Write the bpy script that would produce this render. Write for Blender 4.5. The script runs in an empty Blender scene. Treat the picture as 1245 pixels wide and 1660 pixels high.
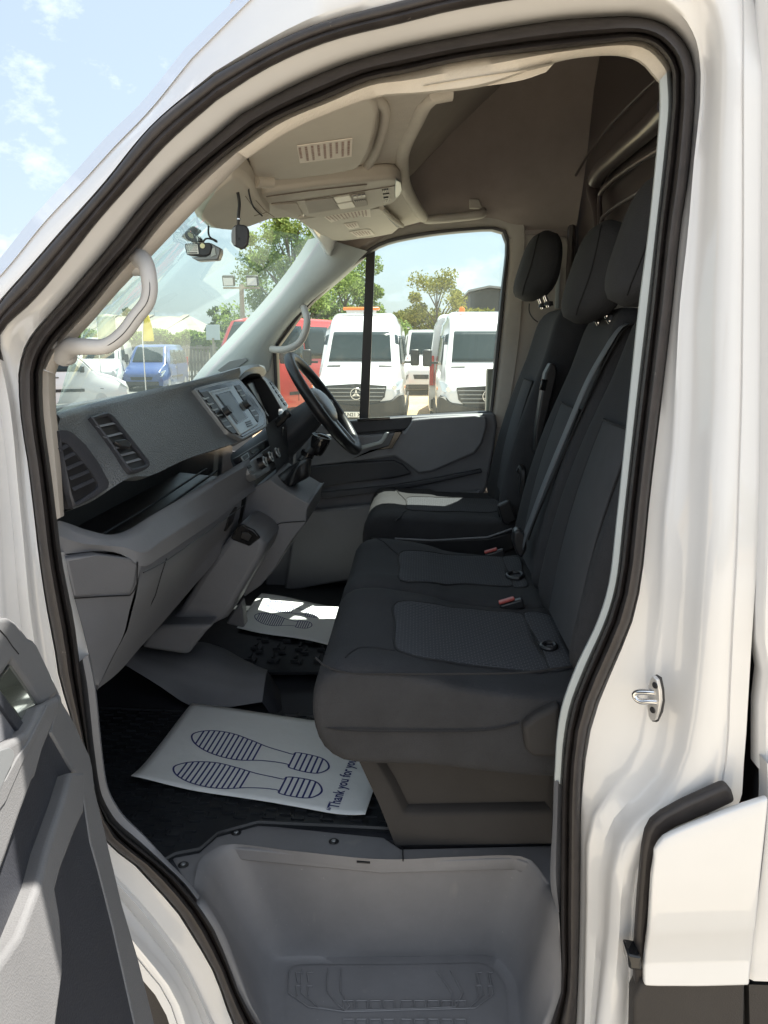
import bpy, bmesh, math, random
from mathutils import Vector as V, Matrix, noise
random.seed(7)
R=math.radians
sc=bpy.context.scene
# ------------------------------------------------------------------ camera, world, sun, exposure
FP=1245.0; CX=622.5; CY=830.0
CAM=V((-1.0,0.0,1.65))
PIT=math.atan((830-562)/FP); YAW=math.atan((680-622.5)/(FP/math.cos(PIT)))
fw=V((math.cos(PIT)*math.cos(YAW),math.cos(PIT)*math.sin(YAW),-math.sin(PIT)))
rt=V((math.sin(YAW),-math.cos(YAW),0.0)); up=rt.cross(fw)
cd=bpy.data.cameras.new('camera'); cam=bpy.data.objects.new('camera',cd); sc.collection.objects.link(cam)
cam.matrix_world=Matrix(((rt.x,up.x,-fw.x,CAM.x),(rt.y,up.y,-fw.y,CAM.y),(rt.z,up.z,-fw.z,CAM.z),(0,0,0,1)))
cd.sensor_fit='HORIZONTAL'; cd.sensor_width=36; cd.lens=36.0
cd.clip_start=0.02; cd.clip_end=5000
sc.camera=cam
SUN_EL=65; SUN_AZ=-28      # azimuth from +X towards +Y
SKY=0.077; SUNP=5.0; EXPO=1.53
w=bpy.data.worlds.new("World"); sc.world=w; w.use_nodes=True
nt=w.node_tree; nt.nodes.clear()
out=nt.nodes.new('ShaderNodeOutputWorld'); bg=nt.nodes.new('ShaderNodeBackground')
sky=nt.nodes.new('ShaderNodeTexSky'); sky.sky_type='NISHITA'; sky.sun_disc=False
sky.sun_elevation=R(SUN_EL); sky.sun_rotation=R(90-SUN_AZ); sky.air_density=1.0; sky.dust_density=2.2; sky.ozone_density=1.0
tc=nt.nodes.new('ShaderNodeTexCoord'); mp=nt.nodes.new('ShaderNodeMapping')
mp.inputs['Scale'].default_value=(1,1,1.7)
ns=nt.nodes.new('ShaderNodeTexNoise'); ns.inputs['Scale'].default_value=5.2; ns.inputs['Detail'].default_value=9; ns.inputs['Roughness'].default_value=.62
mp.inputs['Location'].default_value=(0.35,0.9,0.2)
rp=nt.nodes.new('ShaderNodeValToRGB'); rp.color_ramp.elements[0].position=.53; rp.color_ramp.elements[1].position=.66
mx=nt.nodes.new('ShaderNodeMix'); mx.data_type='RGBA'
hz=nt.nodes.new('ShaderNodeMix'); hz.data_type='RGBA'; hz.inputs[0].default_value=.55
hz.inputs[7].default_value=(3.3,3.9,4.5,1)
L=nt.links.new
L(tc.outputs['Generated'],mp.inputs[0]); L(mp.outputs[0],ns.inputs['Vector']); L(ns.outputs['Fac'],rp.inputs[0])
L(sky.outputs[0],hz.inputs[6]); sx=nt.nodes.new('ShaderNodeSeparateXYZ'); L(tc.outputs['Generated'],sx.inputs[0])
mr=nt.nodes.new('ShaderNodeMapRange'); mr.interpolation_type='SMOOTHSTEP'; mr.inputs[1].default_value=.25; mr.inputs[2].default_value=-.45; mr.inputs[3].default_value=0; mr.inputs[4].default_value=.95; L(sx.outputs[0],mr.inputs[0])  # unseen bright cloud bank added behind the camera, fills the shaded side
mxm=nt.nodes.new('ShaderNodeMath'); mxm.operation='MAXIMUM'; L(rp.outputs[0],mxm.inputs[0]); L(mr.outputs[0],mxm.inputs[1]); L(mxm.outputs[0],mx.inputs[0]); L(hz.outputs[2],mx.inputs[6]); mx.inputs[7].default_value=(5.6,6.2,6.9,1)
L(mx.outputs[2],bg.inputs[0]); bg.inputs[1].default_value=SKY; L(bg.outputs[0],out.inputs[0])
sd=bpy.data.lights.new('sun','SUN'); sd.energy=SUNP; sd.angle=R(.5); sd.color=(1,.95,.86)
so=bpy.data.objects.new('sun',sd); sc.collection.objects.link(so)
sdir=V((math.cos(R(SUN_EL))*math.cos(R(SUN_AZ)),math.cos(R(SUN_EL))*math.sin(R(SUN_AZ)),math.sin(R(SUN_EL))))
so.rotation_euler=sdir.to_track_quat('Z','Y').to_euler(); so.location=(0,0,30)
sc.view_settings.view_transform='Standard'; sc.view_settings.look='None'; sc.view_settings.exposure=EXPO; sc.view_settings.gamma=1
sc.cycles.max_bounces=10; sc.cycles.diffuse_bounces=6; sc.cycles.transparent_max_bounces=16
# ------------------------------------------------------------------ pixel rays onto known planes
def ray(px,py): return fw+rt*((px-CX)/FP)+up*((CY-py)/FP)
def PX(px,py,X):
    d=ray(px,py); return CAM+d*((X-CAM.x)/d.x)
def PY(px,py,Y):
    d=ray(px,py); return CAM+d*((Y-CAM.y)/d.y)
def PZ(px,py,Z):
    d=ray(px,py); return CAM+d*((Z-CAM.z)/d.z)
def plane3(a,b,c,off=0):
    n=(b-a).cross(c-a).normalized()
    if n.dot(CAM-a)<0: n=-n
    return (a+n*off,n)
def PP(px,py,pl,off=0):
    o,n=pl; o=o+n*off; d=ray(px,py); return CAM+d*((o-CAM).dot(n)/d.dot(n))
def lean(z): return 0.0 if z<1.35 else (z-1.35)*.13
def PS(px,py,off=0.0):
    X=off
    for _ in range(6):
        p=PX(px,py,X); X=lean(p.z)+off
    return PX(px,py,X)
# ------------------------------------------------------------------ materials
def mat(name,col,rough=.5,metal=0,coat=0,bump=None,var=0,vscale=4,spec=.5,emit=None):
    m=bpy.data.materials.new(name); m.use_nodes=True; t=m.node_tree; b=t.nodes['Principled BSDF']
    b.inputs['Base Color'].default_value=(*col,1); b.inputs['Roughness'].default_value=rough; b.inputs['Metallic'].default_value=metal
    b.inputs['Coat Weight'].default_value=coat; b.inputs['Coat Roughness'].default_value=.03; b.inputs['Specular IOR Level'].default_value=spec
    tc=t.nodes.new('ShaderNodeTexCoord')
    if var:
        n=t.nodes.new('ShaderNodeTexNoise'); n.inputs['Scale'].default_value=vscale; n.inputs['Detail'].default_value=6; n.inputs['Roughness'].default_value=.7
        r=t.nodes.new('ShaderNodeMapRange'); r.inputs[1].default_value=.3; r.inputs[2].default_value=.7; r.inputs[3].default_value=1-var; r.inputs[4].default_value=1+var
        x=t.nodes.new('ShaderNodeMix'); x.data_type='RGBA'; x.blend_type='MULTIPLY'; x.inputs[0].default_value=1; x.inputs[6].default_value=(*col,1)
        t.links.new(tc.outputs['Object'],n.inputs['Vector']); t.links.new(n.outputs['Fac'],r.inputs[0]); t.links.new(r.outputs[0],x.inputs[7]); t.links.new(x.outputs[2],b.inputs['Base Color'])
        r2=t.nodes.new('ShaderNodeMapRange'); r2.inputs[3].default_value=max(0,rough-var*.5); r2.inputs[4].default_value=min(1,rough+var*.5)
        t.links.new(n.outputs['Fac'],r2.inputs[0]); t.links.new(r2.outputs[0],b.inputs['Roughness'])
    if bump:
        kind,scale,strength,dist=bump
        if kind=='grain':
            n=t.nodes.new('ShaderNodeTexVoronoi'); n.inputs['Scale'].default_value=scale; o=n.outputs['Distance']
        elif kind=='noise':
            n=t.nodes.new('ShaderNodeTexNoise'); n.inputs['Scale'].default_value=scale; n.inputs['Detail'].default_value=4; o=n.outputs['Fac']
        elif kind=='weave':
            n=t.nodes.new('ShaderNodeTexWave'); n.inputs['Scale'].default_value=scale; n.bands_direction='X'; n.inputs['Distortion'].default_value=.6; n.inputs['Detail'].default_value=2; n.inputs['Detail Scale'].default_value=6
            o=n.outputs['Fac']
        t.links.new(tc.outputs['Object'],n.inputs['Vector'])
        bp=t.nodes.new('ShaderNodeBump'); bp.inputs['Strength'].default_value=strength; bp.inputs['Distance'].default_value=dist
        t.links.new(o,bp.inputs['Height']); t.links.new(bp.outputs[0],b.inputs['Normal'])
    return m
M={}
M['white']=mat('white_paint',(.63,.622,.618),.33,coat=1,var=.025,vscale=3)
M['seal']=mat('rubber_seal',(.030,.025,.024),.55,bump=('noise',180,.15,.002),var=.3,vscale=30)
M['dash']=mat('dash_grain',(.112,.124,.136),.36,bump=('grain',330,.8,.0016),var=.08,vscale=25)
M['dashdark']=mat('dash_dark',(.032,.034,.042),.5,bump=('grain',500,.3,.001),var=.15,vscale=20)
M['mid']=mat('mid_grey_plastic',(.178,.183,.20),.5,bump=('grain',650,.3,.0008),var=.07,vscale=9)
M['doorcard']=mat('door_card_plastic',(.15,.15,.155),.5,bump=('grain',650,.3,.0008),var=.06,vscale=9)
M['lower']=mat('lower_grey_plastic',(.145,.148,.162),.5,bump=('grain',700,.25,.0008),var=.07,vscale=9)
M['step']=mat('step_grey_plastic',(.18,.178,.187),.55,bump=('noise',500,.15,.0006),var=.10,vscale=7)
M['black']=mat('black_plastic',(.015,.015,.017),.4,var=.2,vscale=30)
M['gloss']=mat('gloss_black',(.01,.01,.011),.12)
M['silver']=mat('silver_plastic',(.33,.355,.365),.34,metal=.5)
M['frame']=mat('satin_frame',(.24,.25,.26),.35,metal=.3)
M['trim']=mat('pillar_trim',(.42,.385,.345),.75,bump=('noise',420,.35,.0012),var=.06,vscale=15)
M['bpillar']=mat('grey_pillar_trim',(.40,.43,.43),.55,var=.05,vscale=10)
M['handle']=mat('grab_handle',(.44,.43,.42),.45,var=.04,vscale=20)
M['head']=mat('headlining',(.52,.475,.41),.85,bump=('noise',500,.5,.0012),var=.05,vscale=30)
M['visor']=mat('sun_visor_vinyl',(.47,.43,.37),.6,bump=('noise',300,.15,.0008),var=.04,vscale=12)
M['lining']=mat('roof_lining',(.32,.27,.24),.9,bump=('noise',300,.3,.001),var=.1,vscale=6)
M['bulk']=mat('bulkhead_paint',(.055,.042,.042),.32,coat=.2,var=.03,vscale=5)
M['fabric']=mat('seat_fabric',(.030,.0305,.034),.88,bump=('noise',420,.7,.002),var=.28,vscale=7,spec=.35)
M['fabside']=mat('seat_side_fabric',(.024,.021,.020),.9,bump=('noise',900,.5,.0015),var=.25,vscale=9,spec=.35)
M['seam']=mat('seam_thread',(.014,.014,.016),.9); M['groove']=mat('header_groove',(.20,.17,.14),.9); M['striker']=mat('striker_steel',(.62,.61,.60),.36,metal=.6)
M['belt']=mat('belt_webbing',(.11,.12,.135),.6,bump=('weave',150,.4,.001))
M['red']=mat('red_button',(.38,.07,.06),.4)
M['chrome']=mat('chrome',(.75,.75,.76),.08,metal=1)
M['steel']=mat('steel',(.7,.7,.72),.22,metal=1)
M['paper']=mat('paper',(.78,.80,.80),.85,var=.03,vscale=6,bump=('noise',16,.5,.006))
M['ink']=mat('blue_ink',(.03,.04,.17),.8)
M['label']=mat('label_white',(.72,.66,.58),.6,var=.05,vscale=60)
M['labelink']=mat('label_ink',(.32,.20,.17),.7)
M['blackdoor']=mat('lower_black_cladding',(.038,.034,.032),.6,spec=.3,bump=('grain',500,.3,.0008),var=.1,vscale=8)
M['lens']=mat('lens',(.5,.55,.58),.08,coat=.6)
M['tyre']=mat('tyre',(.02,.02,.02),.85)
M['rim']=mat('wheel_rim',(.45,.46,.48),.35,metal=.6)
M['vglass']=mat('vehicle_glass',(.022,.034,.038),.14,spec=.2)
M['orange']=mat('orange_beacon',(.85,.22,.03),.3)
M['plate_w']=mat('number_plate_white',(.75,.75,.72),.5)
M['plate_y']=mat('number_plate_yellow',(.75,.55,.08),.5)
M['red_paint']=mat('red_paint',(.62,.05,.04),.3,coat=.6,var=.06)
M['blue_paint']=mat('blue_paint',(.025,.06,.20),.3,coat=.8,var=.05)
M['redlens']=mat('red_lens',(.5,.02,.02),.2)
def specks(key,scale,thr,colr,stretch=(1,1,1),wid=.03):
    m=M[key]; t=m.node_tree; b=t.nodes['Principled BSDF']; bc=b.inputs['Base Color']
    tc=t.nodes.new('ShaderNodeTexCoord'); mp=t.nodes.new('ShaderNodeMapping'); mp.inputs['Scale'].default_value=stretch
    n=t.nodes.new('ShaderNodeTexNoise'); n.inputs['Scale'].default_value=scale; n.inputs['Detail'].default_value=3; n.inputs['Roughness'].default_value=.75
    r=t.nodes.new('ShaderNodeMapRange'); r.inputs[1].default_value=thr; r.inputs[2].default_value=thr+wid
    x=t.nodes.new('ShaderNodeMix'); x.data_type='RGBA'; x.inputs[7].default_value=(*colr,1)
    if bc.links: t.links.new(bc.links[0].from_socket,x.inputs[6])
    else: x.inputs[6].default_value=bc.default_value
    t.links.new(tc.outputs['Object'],mp.inputs[0]); t.links.new(mp.outputs[0],n.inputs['Vector']); t.links.new(n.outputs['Fac'],r.inputs[0]); t.links.new(r.outputs[0],x.inputs[0]); t.links.new(x.outputs[2],bc)
specks('seal',85,.70,(.12,.11,.10))
specks('step',150,.70,(.30,.29,.28)); specks('step',14,.66,(.21,.205,.205),(1,1,.35),.1)
specks('fabric',170,.735,(.09,.09,.10)); specks('lower',60,.72,(.19,.185,.18),wid=.08)
specks('white',230,.745,(.40,.38,.34)); specks('dash',90,.72,(.17,.175,.18),wid=.06)
def glassmat(name,tint,haze,gl=.08):
    m=bpy.data.materials.new(name); m.use_nodes=True; t=m.node_tree; t.nodes.clear()
    o=t.nodes.new('ShaderNodeOutputMaterial'); tr=t.nodes.new('ShaderNodeBsdfTransparent'); tr.inputs[0].default_value=(*tint,1)
    g=t.nodes.new('ShaderNodeBsdfGlossy'); g.inputs['Roughness'].default_value=.02; g.inputs[0].default_value=(.9,1,.97,1)
    lw=t.nodes.new('ShaderNodeLayerWeight'); lw.inputs[0].default_value=.5
    pw=t.nodes.new('ShaderNodeMath'); pw.operation='POWER'; pw.inputs[1].default_value=5; t.links.new(lw.outputs['Facing'],pw.inputs[0])
    f=t.nodes.new('ShaderNodeMath'); f.operation='MULTIPLY_ADD'; f.inputs[1].default_value=.5; f.inputs[2].default_value=.02; t.links.new(pw.outputs[0],f.inputs[0])
    mx=t.nodes.new('ShaderNodeMixShader'); t.links.new(f.outputs[0],mx.inputs[0]); t.links.new(tr.outputs[0],mx.inputs[1]); t.links.new(g.outputs[0],mx.inputs[2])
    df=t.nodes.new('ShaderNodeBsdfTranslucent'); df.inputs[0].default_value=(.75,.9,.84,1)
    n=t.nodes.new('ShaderNodeTexNoise'); n.inputs['Scale'].default_value=5; n.inputs['Detail'].default_value=8
    tc=t.nodes.new('ShaderNodeTexCoord'); t.links.new(tc.outputs['Object'],n.inputs['Vector'])
    r=t.nodes.new('ShaderNodeMapRange'); r.inputs[1].default_value=.35; r.inputs[2].default_value=.7; r.inputs[3].default_value=haze*.75; r.inputs[4].default_value=haze*1.3
    t.links.new(n.outputs['Fac'],r.inputs[0])
    m2=t.nodes.new('ShaderNodeMixShader'); t.links.new(r.outputs[0],m2.inputs[0]); t.links.new(mx.outputs[0],m2.inputs[1]); t.links.new(df.outputs[0],m2.inputs[2])
    t.links.new(m2.outputs[0],o.inputs[0]); return m
M['wsglass']=glassmat('windscreen_glass',(.82,.93,.88),.055)
M['dglass']=glassmat('door_glass',(.84,.93,.89),.03)
# ------------------------------------------------------------------ builders
col=sc.collection
def tag(o,label=None,cat=None,group=None,kind=None):
    if label: o['label']=label
    if cat: o['category']=cat
    if group: o['group']=group
    if kind: o['kind']=kind
    return o
def empty(name,loc=(0,0,0),rz=0,parent=None):
    o=bpy.data.objects.new(name,None); o.location=loc; o.rotation_euler=(0,0,rz); o.empty_display_size=.1
    col.objects.link(o)
    if parent: o.parent=parent
    return o
def mesh(name,vs,fs,m,parent=None,smooth=True,bevel=0,sub=0,solid=0,bseg=2,ang=None,soff=-1):
    me=bpy.data.meshes.new(name); me.from_pydata([tuple(v) for v in vs],[],fs); me.validate()
    bm=bmesh.new(); bm.from_mesh(me); bmesh.ops.remove_doubles(bm,verts=bm.verts,dist=1e-5)
    if not solid: bmesh.ops.recalc_face_normals(bm,faces=bm.faces)
    bm.to_mesh(me); bm.free()
    ms=m if isinstance(m,(list,tuple)) else [m]
    for k in ms: me.materials.append(M[k] if isinstance(k,str) else k)
    for p in me.polygons: p.use_smooth=smooth
    o=bpy.data.objects.new(name,me); col.objects.link(o)
    if parent: o.parent=parent
    if solid:
        s=o.modifiers.new('s','SOLIDIFY'); s.thickness=solid; s.offset=soff; s.use_even_offset=False
    if bevel:
        b=o.modifiers.new('b','BEVEL'); b.width=bevel; b.segments=bseg; b.limit_method='ANGLE'; b.angle_limit=R(35); b.harden_normals=False
    if sub:
        s=o.modifiers.new('u','SUBSURF'); s.levels=sub; s.render_levels=sub
    if smooth and not sub:
        try:
            me.set_sharp_from_angle(angle=R(ang or 42))
        except Exception: pass
    return o
def spl(pts,n,closed=False,lin=False):
    pts=[V(p) for p in pts]; out=[]
    N=len(pts); 
    if lin:
        dense=pts+([pts[0]] if closed else [])
    else:
        dense=[]
        rng=range(N if closed else N-1)
        for i in rng:
            p1=pts[i]; p2=pts[(i+1)%N]
            p0=pts[i-1] if (i>0 or closed) else p1+(p1-p2); p3=pts[(i+2)%N] if (i+2<N or closed) else p2+(p2-p1)
            t1=max((p1-p0).length,1e-6)**.5; t2=max((p2-p1).length,1e-6)**.5; t3=max((p3-p2).length,1e-6)**.5
            m1=(p1-p0)/t1-(p2-p0)/(t1+t2)+(p2-p1)/t2; m2=(p2-p1)/t2-(p3-p1)/(t2+t3)+(p3-p2)/t3
            m1*=t2; m2*=t2
            for k in range(12):
                t=k/12; a=2*t**3-3*t*t+1; b=t**3-2*t*t+t; c=-2*t**3+3*t*t; d=t**3-t*t
                dense.append(p1*a+m1*b+p2*c+m2*d)
        dense.append(pts[0] if closed else pts[-1])
    ls=[0]
    for i in range(1,len(dense)): ls.append(ls[-1]+(dense[i]-dense[i-1]).length)
    tot=ls[-1]; j=0
    cnt=n if not closed else n+1
    for k in range(cnt):
        s=tot*k/(cnt-1)
        while j<len(ls)-2 and ls[j+1]<s: j+=1
        d=ls[j+1]-ls[j]; t=0 if d<1e-9 else (s-ls[j])/d
        out.append(dense[j].lerp(dense[j+1],min(max(t,0),1)))
    return out[:n]
def grid(rows,cu=False,cv=False,capu=False):
    vs=[];fs=[];n=len(rows[0]);m=len(rows)
    for r in rows: vs+=r
    for i in range(m if cv else m-1):
        for j in range(n if cu else n-1):
            a=i*n+j;b=i*n+(j+1)%n;c=((i+1)%m)*n+(j+1)%n;d=((i+1)%m)*n+j
            fs.append((a,b,c,d))
    if capu: fs.append(tuple(range(n))); fs.append(tuple(range((m-1)*n,m*n))[::-1])
    return vs,fs
def loft(name,rows,m,parent=None,cu=False,cv=False,cap=False,**k):
    vs,fs=grid(rows,cu,cv,cap); return mesh(name,vs,fs,m,parent,**k)
def tubeg(path,r,n=8,closed=False):
    path=[V(p) for p in path]; N=len(path); rows=[]
    prev=None
    for i,p in enumerate(path):
        if closed: t=path[(i+1)%N]-path[i-1]
        else: t=path[min(i+1,N-1)]-path[max(i-1,0)]
        t.normalize()
        if prev is None:
            a=V((0,0,1)) if abs(t.z)<.9 else V((1,0,0)); u=t.cross(a).normalized()
        else: u=(prev-t*prev.dot(t)).normalized()
        prev=u; v=t.cross(u); rr=r[i] if isinstance(r,(list,tuple)) else r
        rows.append([p+u*math.cos(2*math.pi*k/n)*rr+v*math.sin(2*math.pi*k/n)*rr for k in range(n)])
    return grid(rows,True,closed,not closed)
def tube(name,path,r,m,parent=None,n=8,closed=False,**k):
    vs,fs=tubeg(path,r,n,closed); return mesh(name,vs,fs,m,parent,**k)
def join(parts):
    vs=[];fs=[]
    for v,f in parts:
        o=len(vs); vs+=list(v); fs+=[tuple(i+o for i in q) for q in f]
    return vs,fs
def boxg(c,s,rot=None):
    c=V(c); out=[]
    for x in(-.5,.5):
        for y in(-.5,.5):
            for z in(-.5,.5):
                p=V((x*s[0],y*s[1],z*s[2])); 
                if rot: p=rot@p
                out.append(c+p)
    return out,[(0,1,3,2),(4,6,7,5),(0,4,5,1),(2,3,7,6),(0,2,6,4),(1,5,7,3)]
def box(name,c,s,m,parent=None,rot=None,bevel=.004,**k):
    v,f=boxg(c,s,rot); return mesh(name,v,f,m,parent,bevel=bevel,**k)
def prismg(pts,d):
    pts=[V(p) for p in pts]; d=V(d); n=len(pts)
    return pts+[p+d for p in pts],[tuple(range(n)),tuple(range(2*n-1,n-1,-1))]+[(i,i+n,(i+1)%n+n,(i+1)%n) for i in range(n)]
def prism(name,pts,d,m,parent=None,**k):
    v,f=prismg(pts,d); return mesh(name,v,f,m,parent,**k)
def mapx(l,f): return [f(*q) for q in l]
def curve3(l,n,lin=False): return spl([PX(*q) for q in l],n,lin=lin)
def inset(pts,c,k): return [V(p).lerp(V(c),k) for p in pts]
def cen(pts):
    s=V((0,0,0))
    for p in pts: s+=p
    return s/len(pts)
def textmesh(body,size,extr=.0004,font=None,bold=False):
    c=bpy.data.curves.new('t','FONT'); c.body=body; c.size=size; c.extrude=extr; c.resolution_u=3
    if bold: c.offset=size*.018
    o=bpy.data.objects.new('t',c); col.objects.link(o); dg=bpy.context.evaluated_depsgraph_get(); dg.update()
    me=bpy.data.meshes.new_from_object(o.evaluated_get(dg)); vs=[v.co.copy() for v in me.vertices]; fs=[tuple(p.vertices) for p in me.polygons]
    bpy.data.objects.remove(o); return vs,fs
# ================================================================== THE VAN: body, jamb, seals, pillars
van=empty('panel_van',(0,0,-.25)); tag(van,'white panel van in the foreground, passenger door wide open onto its three seat cab','van')
van.location=(0,0,0)
SEGN=[34,26,22,10,34,14]
def ring(segs,offs):
    out=[]
    for i,(s,n) in enumerate(zip(segs,SEGN)):
        o0,o1=offs[i]
        nx=segs[(i+1)%len(segs)][0]
        pts=[V((a,b,0)) for a,b in s]+([V((*nx,0))] if nx!=s[-1] else [])
        r=spl(pts,n+1)[:-1]
        for k,p in enumerate(r):
            out.append(PS(p.x,p.y,o0+(o1-o0)*k/n))
    return out
def uni(o): return [(o,o)]*6
C_=[[(400,1700),(378,1660),(363,1616),(346,1572),(316,1521),(289,1478),(255,1440),(215,1397),(172,1366),(150,1290),(126,1196),(96,1095),(89,1049),(77,989),(64,905),(57,845),(45,748),(37,700),(32,655),(31,608)],
 [(31,608),(36,582),(46,555),(63,531),(96,493),(145,437),(193,379.5),(230,333),(282.5,277),(343,225),(391,185)],
 [(391,185),(471,141),(552,106),(600,91),(650,78),(755,57),(911,32),(1014,26)],
 [(1014,26),(1056,31),(1092,49),(1118,83),(1127,119)],
 [(1127,119),(1126,171),(1122,225),(1116,290),(1104.5,360),(1090,496),(1071,655),(1065,700),(1052,809),(1039,932),(1025.6,998),(999,1064.5),(969,1131),(951,1190),(945,1235),(942,1282),(940,1475),(934,1660),(930,1700)],
 [(930,1700),(905,1790),(860,1830),(560,1835),(470,1800),(430,1750)]]
B_=[[(440,1700),(417,1660),(390,1612),(370,1559),(343,1498),(316,1461),(296,1434),(262,1403),(222,1370),(181,1336),(161,1302),(156,1289),(146,1228),(132,1107),(120.5,1013),(110,960),(99,902),(92,842),(82,760),(73.5,700),(69,649),(69,601)],
 [(69,601),(75,579.5),(91.6,553),(144.6,495),(193,435),(226,398),(270.5,341),(331,281),(379,241),(420,211)],
 [(420,211),(451,193),(531.5,159),(600,129.5),(650,120.5),(755,98),(911,78),(1000,68)],
 [(1000,68),(1030,66),(1056,72.5),(1082,98.5),(1089.6,119)],
 [(1089.6,119),(1089.6,171),(1084,230),(1077,295),(1067,380),(1055,496),(1041,611),(1030.5,700),(1015.6,832.5),(1002,948.5),(986,1005),(953,1081),(929.5,1141),(918,1197),(914.5,1235),(912,1272),(909,1475),(909,1607),(892,1660),(880,1700)],
 [(880,1700),(860,1760),(820,1785),(590,1790),(510,1775),(460,1740)]]
D_=[[(365,1700),(343,1656),(322,1610),(296,1558),(262,1510),(225,1465),(191,1430),(150,1380),(100,1250),(75,1120),(55,1000),(45,900),(35,800),(26,700),(18,640),(5,585)],
 [(5,585),(0,543),(55,485.5),(106,425),(157,360),(210,300),(270.5,233),(351,163)],
 [(351,163),(431,112),(531.5,68),(650,38),(730,18),(843,-2),(960,-14),(1040,-12)],
 [(1040,-12),(1080,2),(1110,30),(1130,70),(1136,119)],
 [(1136,119),(1135,171),(1126,250),(1115,380),(1102,496),(1094,650),(1090,730),(1078,832),(1068.6,998),(1055,1081),(1039,1197),(1020,1240),(975,1300),(955,1340),(950,1475),(945,1660),(942,1700)],
 [(942,1700),(915,1810),(870,1850),(550,1850),(455,1810),(410,1760)]]
E_=[[(325,1700),(302,1626),(270,1572),(222,1518),(170,1450),(110,1350),(40,1180),(10,1000),(0,850),(-15,700),(-25,640),(-40,560)],
 [(-40,560),(0,493),(48,437),(96,382),(169,300),(250,201),(351,120)],
 [(351,120),(431,76),(511.5,40),(650,2),(760,-25),(960,-45),(1080,-45)],
 [(1080,-45),(1120,-35),(1155,0),(1170,50),(1173,119)],
 [(1173,119),(1172,155),(1168,250),(1165,380),(1160,500),(1156,650),(1150,740),(1141.5,899),(1131.6,1031),(1121.6,1147),(1105,1235),(1075,1290),(1016.7,1343),(994.6,1392.6),(983.6,1530),(967,1660),(962,1700)],
 [(962,1700),(930,1840),(880,1880),(540,1880),(430,1830),(375,1780)]]
F_=[[(300,1700),(286,1656),(269,1612),(232,1565),(190,1510),(120,1410),(20,1220),(-60,1000),(-90,850),(-110,700),(-120,620),(-100,540)],
 [(-100,540),(0,449),(72,362),(135,295),(185,240),(242,181),(311,96)],
 [(311,96),(407,0),(470,-60),(600,-150),(760,-180),(1000,-190),(1140,-180)],
 [(1140,-180),(1180,-150),(1198,-90),(1204,0),(1204,119)],
 [(1204,119),(1204,171),(1204,250),(1204,380),(1203,500),(1201,650),(1198,740),(1193,899),(1186,1031),(1181,1147),(1176,1235),(1150,1320),(1048,1380),(1030,1420),(1022,1530),(1015,1660),(1010,1700)],
 [(1010,1700),(970,1860),(920,1900),(520,1900),(400,1850),(345,1800)]]
G_=[[(290,1720),(278,1670),(260,1625),(222,1578),(180,1525),(105,1425),(0,1240),(-90,1000),(-130,850),(-150,700),(-150,620),(-130,530)],
 [(-130,530),(-20,440),(55,350),(120,280),(172,222),(230,165),(300,78)],
 [(300,78),(400,-20),(460,-80),(590,-200),(760,-240),(1000,-250),(1150,-240)],
 [(1150,-240),(1200,-200),(1225,-100),(1234,0),(1236,119)],
 [(1236,119),(1236,171),(1236,250),(1236,380),(1235,500),(1234,650),(1233,740),(1228,899),(1219,1031),(1212,1147),(1206,1235),(1190,1330),(1080,1395),(1060,1430),(1050,1530),(1045,1660),(1040,1700)],
 [(1040,1700),(1000,1880),(940,1930),(500,1930),(380,1880),(325,1820)]]
oB=uni(.012); oC=uni(0)
oD=[(-.012,-.012),(-.012,-.055),(-.055,-.055),(-.055,-.02),(-.02,-.018),(-.018,-.012)]
oE=[(-.045,-.05),(-.05,-.06),(-.06,-.062),(-.062,-.07),(-.07,-.07),(-.07,-.045)]
oF=[(-.075,-.07),(-.05,-.03),(-.03,-.05),(-.05,-.085),(-.085,-.08),(-.08,-.075)]
oG=[(-.075,-.05),(-.0,.04),(.04,.0),(-.0,-.086),(-.086,-.08),(-.08,-.075)]
def blend(S,T,k): # px blend of two ring specs evaluated via resampling
    return S,T,k
def ring_mix(S,T,k,off):
    out=[]
    for i,n in enumerate(SEGN):
        def rs(Q):
            s=Q[i]; nx=Q[(i+1)%6][0]; pts=[V((a,b,0)) for a,b in s]+([V((*nx,0))] if nx!=s[-1] else [])
            return spl(pts,n+1)[:-1]
        a=rs(S); b=rs(T)
        for q,(p,r) in enumerate(zip(a,b)):
            m=p.lerp(r,k); o=off[i] if isinstance(off,list) else (off,off); out.append(PS(m.x,m.y,o[0]+(o[1]-o[0])*q/n))
    return out
def ad(o,d):
    k=[1,1,1,.6,.3,1]
    return [(a+d*k[i],b+d*(k[i+1] if i<5 else k[0])) for i,(a,b) in enumerate(o)]
rows=[ring_mix(B_,C_,.5,.03),ring(C_,uni(.004)),
 ring_mix(C_,D_,.06,uni(-.006)),ring_mix(C_,D_,.5,[(-.008,-.008),(-.008,-.045),(-.045,-.045),(-.045,-.012),(-.012,-.010),(-.010,-.008)]),
 ring_mix(C_,D_,.9,oD),ring(D_,[(a-.004,b-.004) for a,b in oD]),ring_mix(D_,E_,.12,ad(oD,-.012)),ring_mix(D_,E_,.5,ad([((a+c)/2,(b+d)/2) for (a,b),(c,d) in zip(oD,oE)],.012)),
 ring_mix(D_,E_,.88,ad(oE,.010)),ring(E_,oE),ring_mix(E_,F_,.12,ad(oE,-.008)),
 ring_mix(E_,F_,.5,ad([((a+c)/2,(b+d)/2) for (a,b),(c,d) in zip(oE,oF)],-.012)),ring_mix(E_,F_,.9,oF),ring(F_,[(a+.003,b+.003) for a,b in oF]),ring_mix(F_,G_,.08,oF),ring_mix(F_,G_,.55,[((a+c)/2,(b+d)/2) for (a,b),(c,d) in zip(oF,oG)]),ring(G_,oG)]
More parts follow.
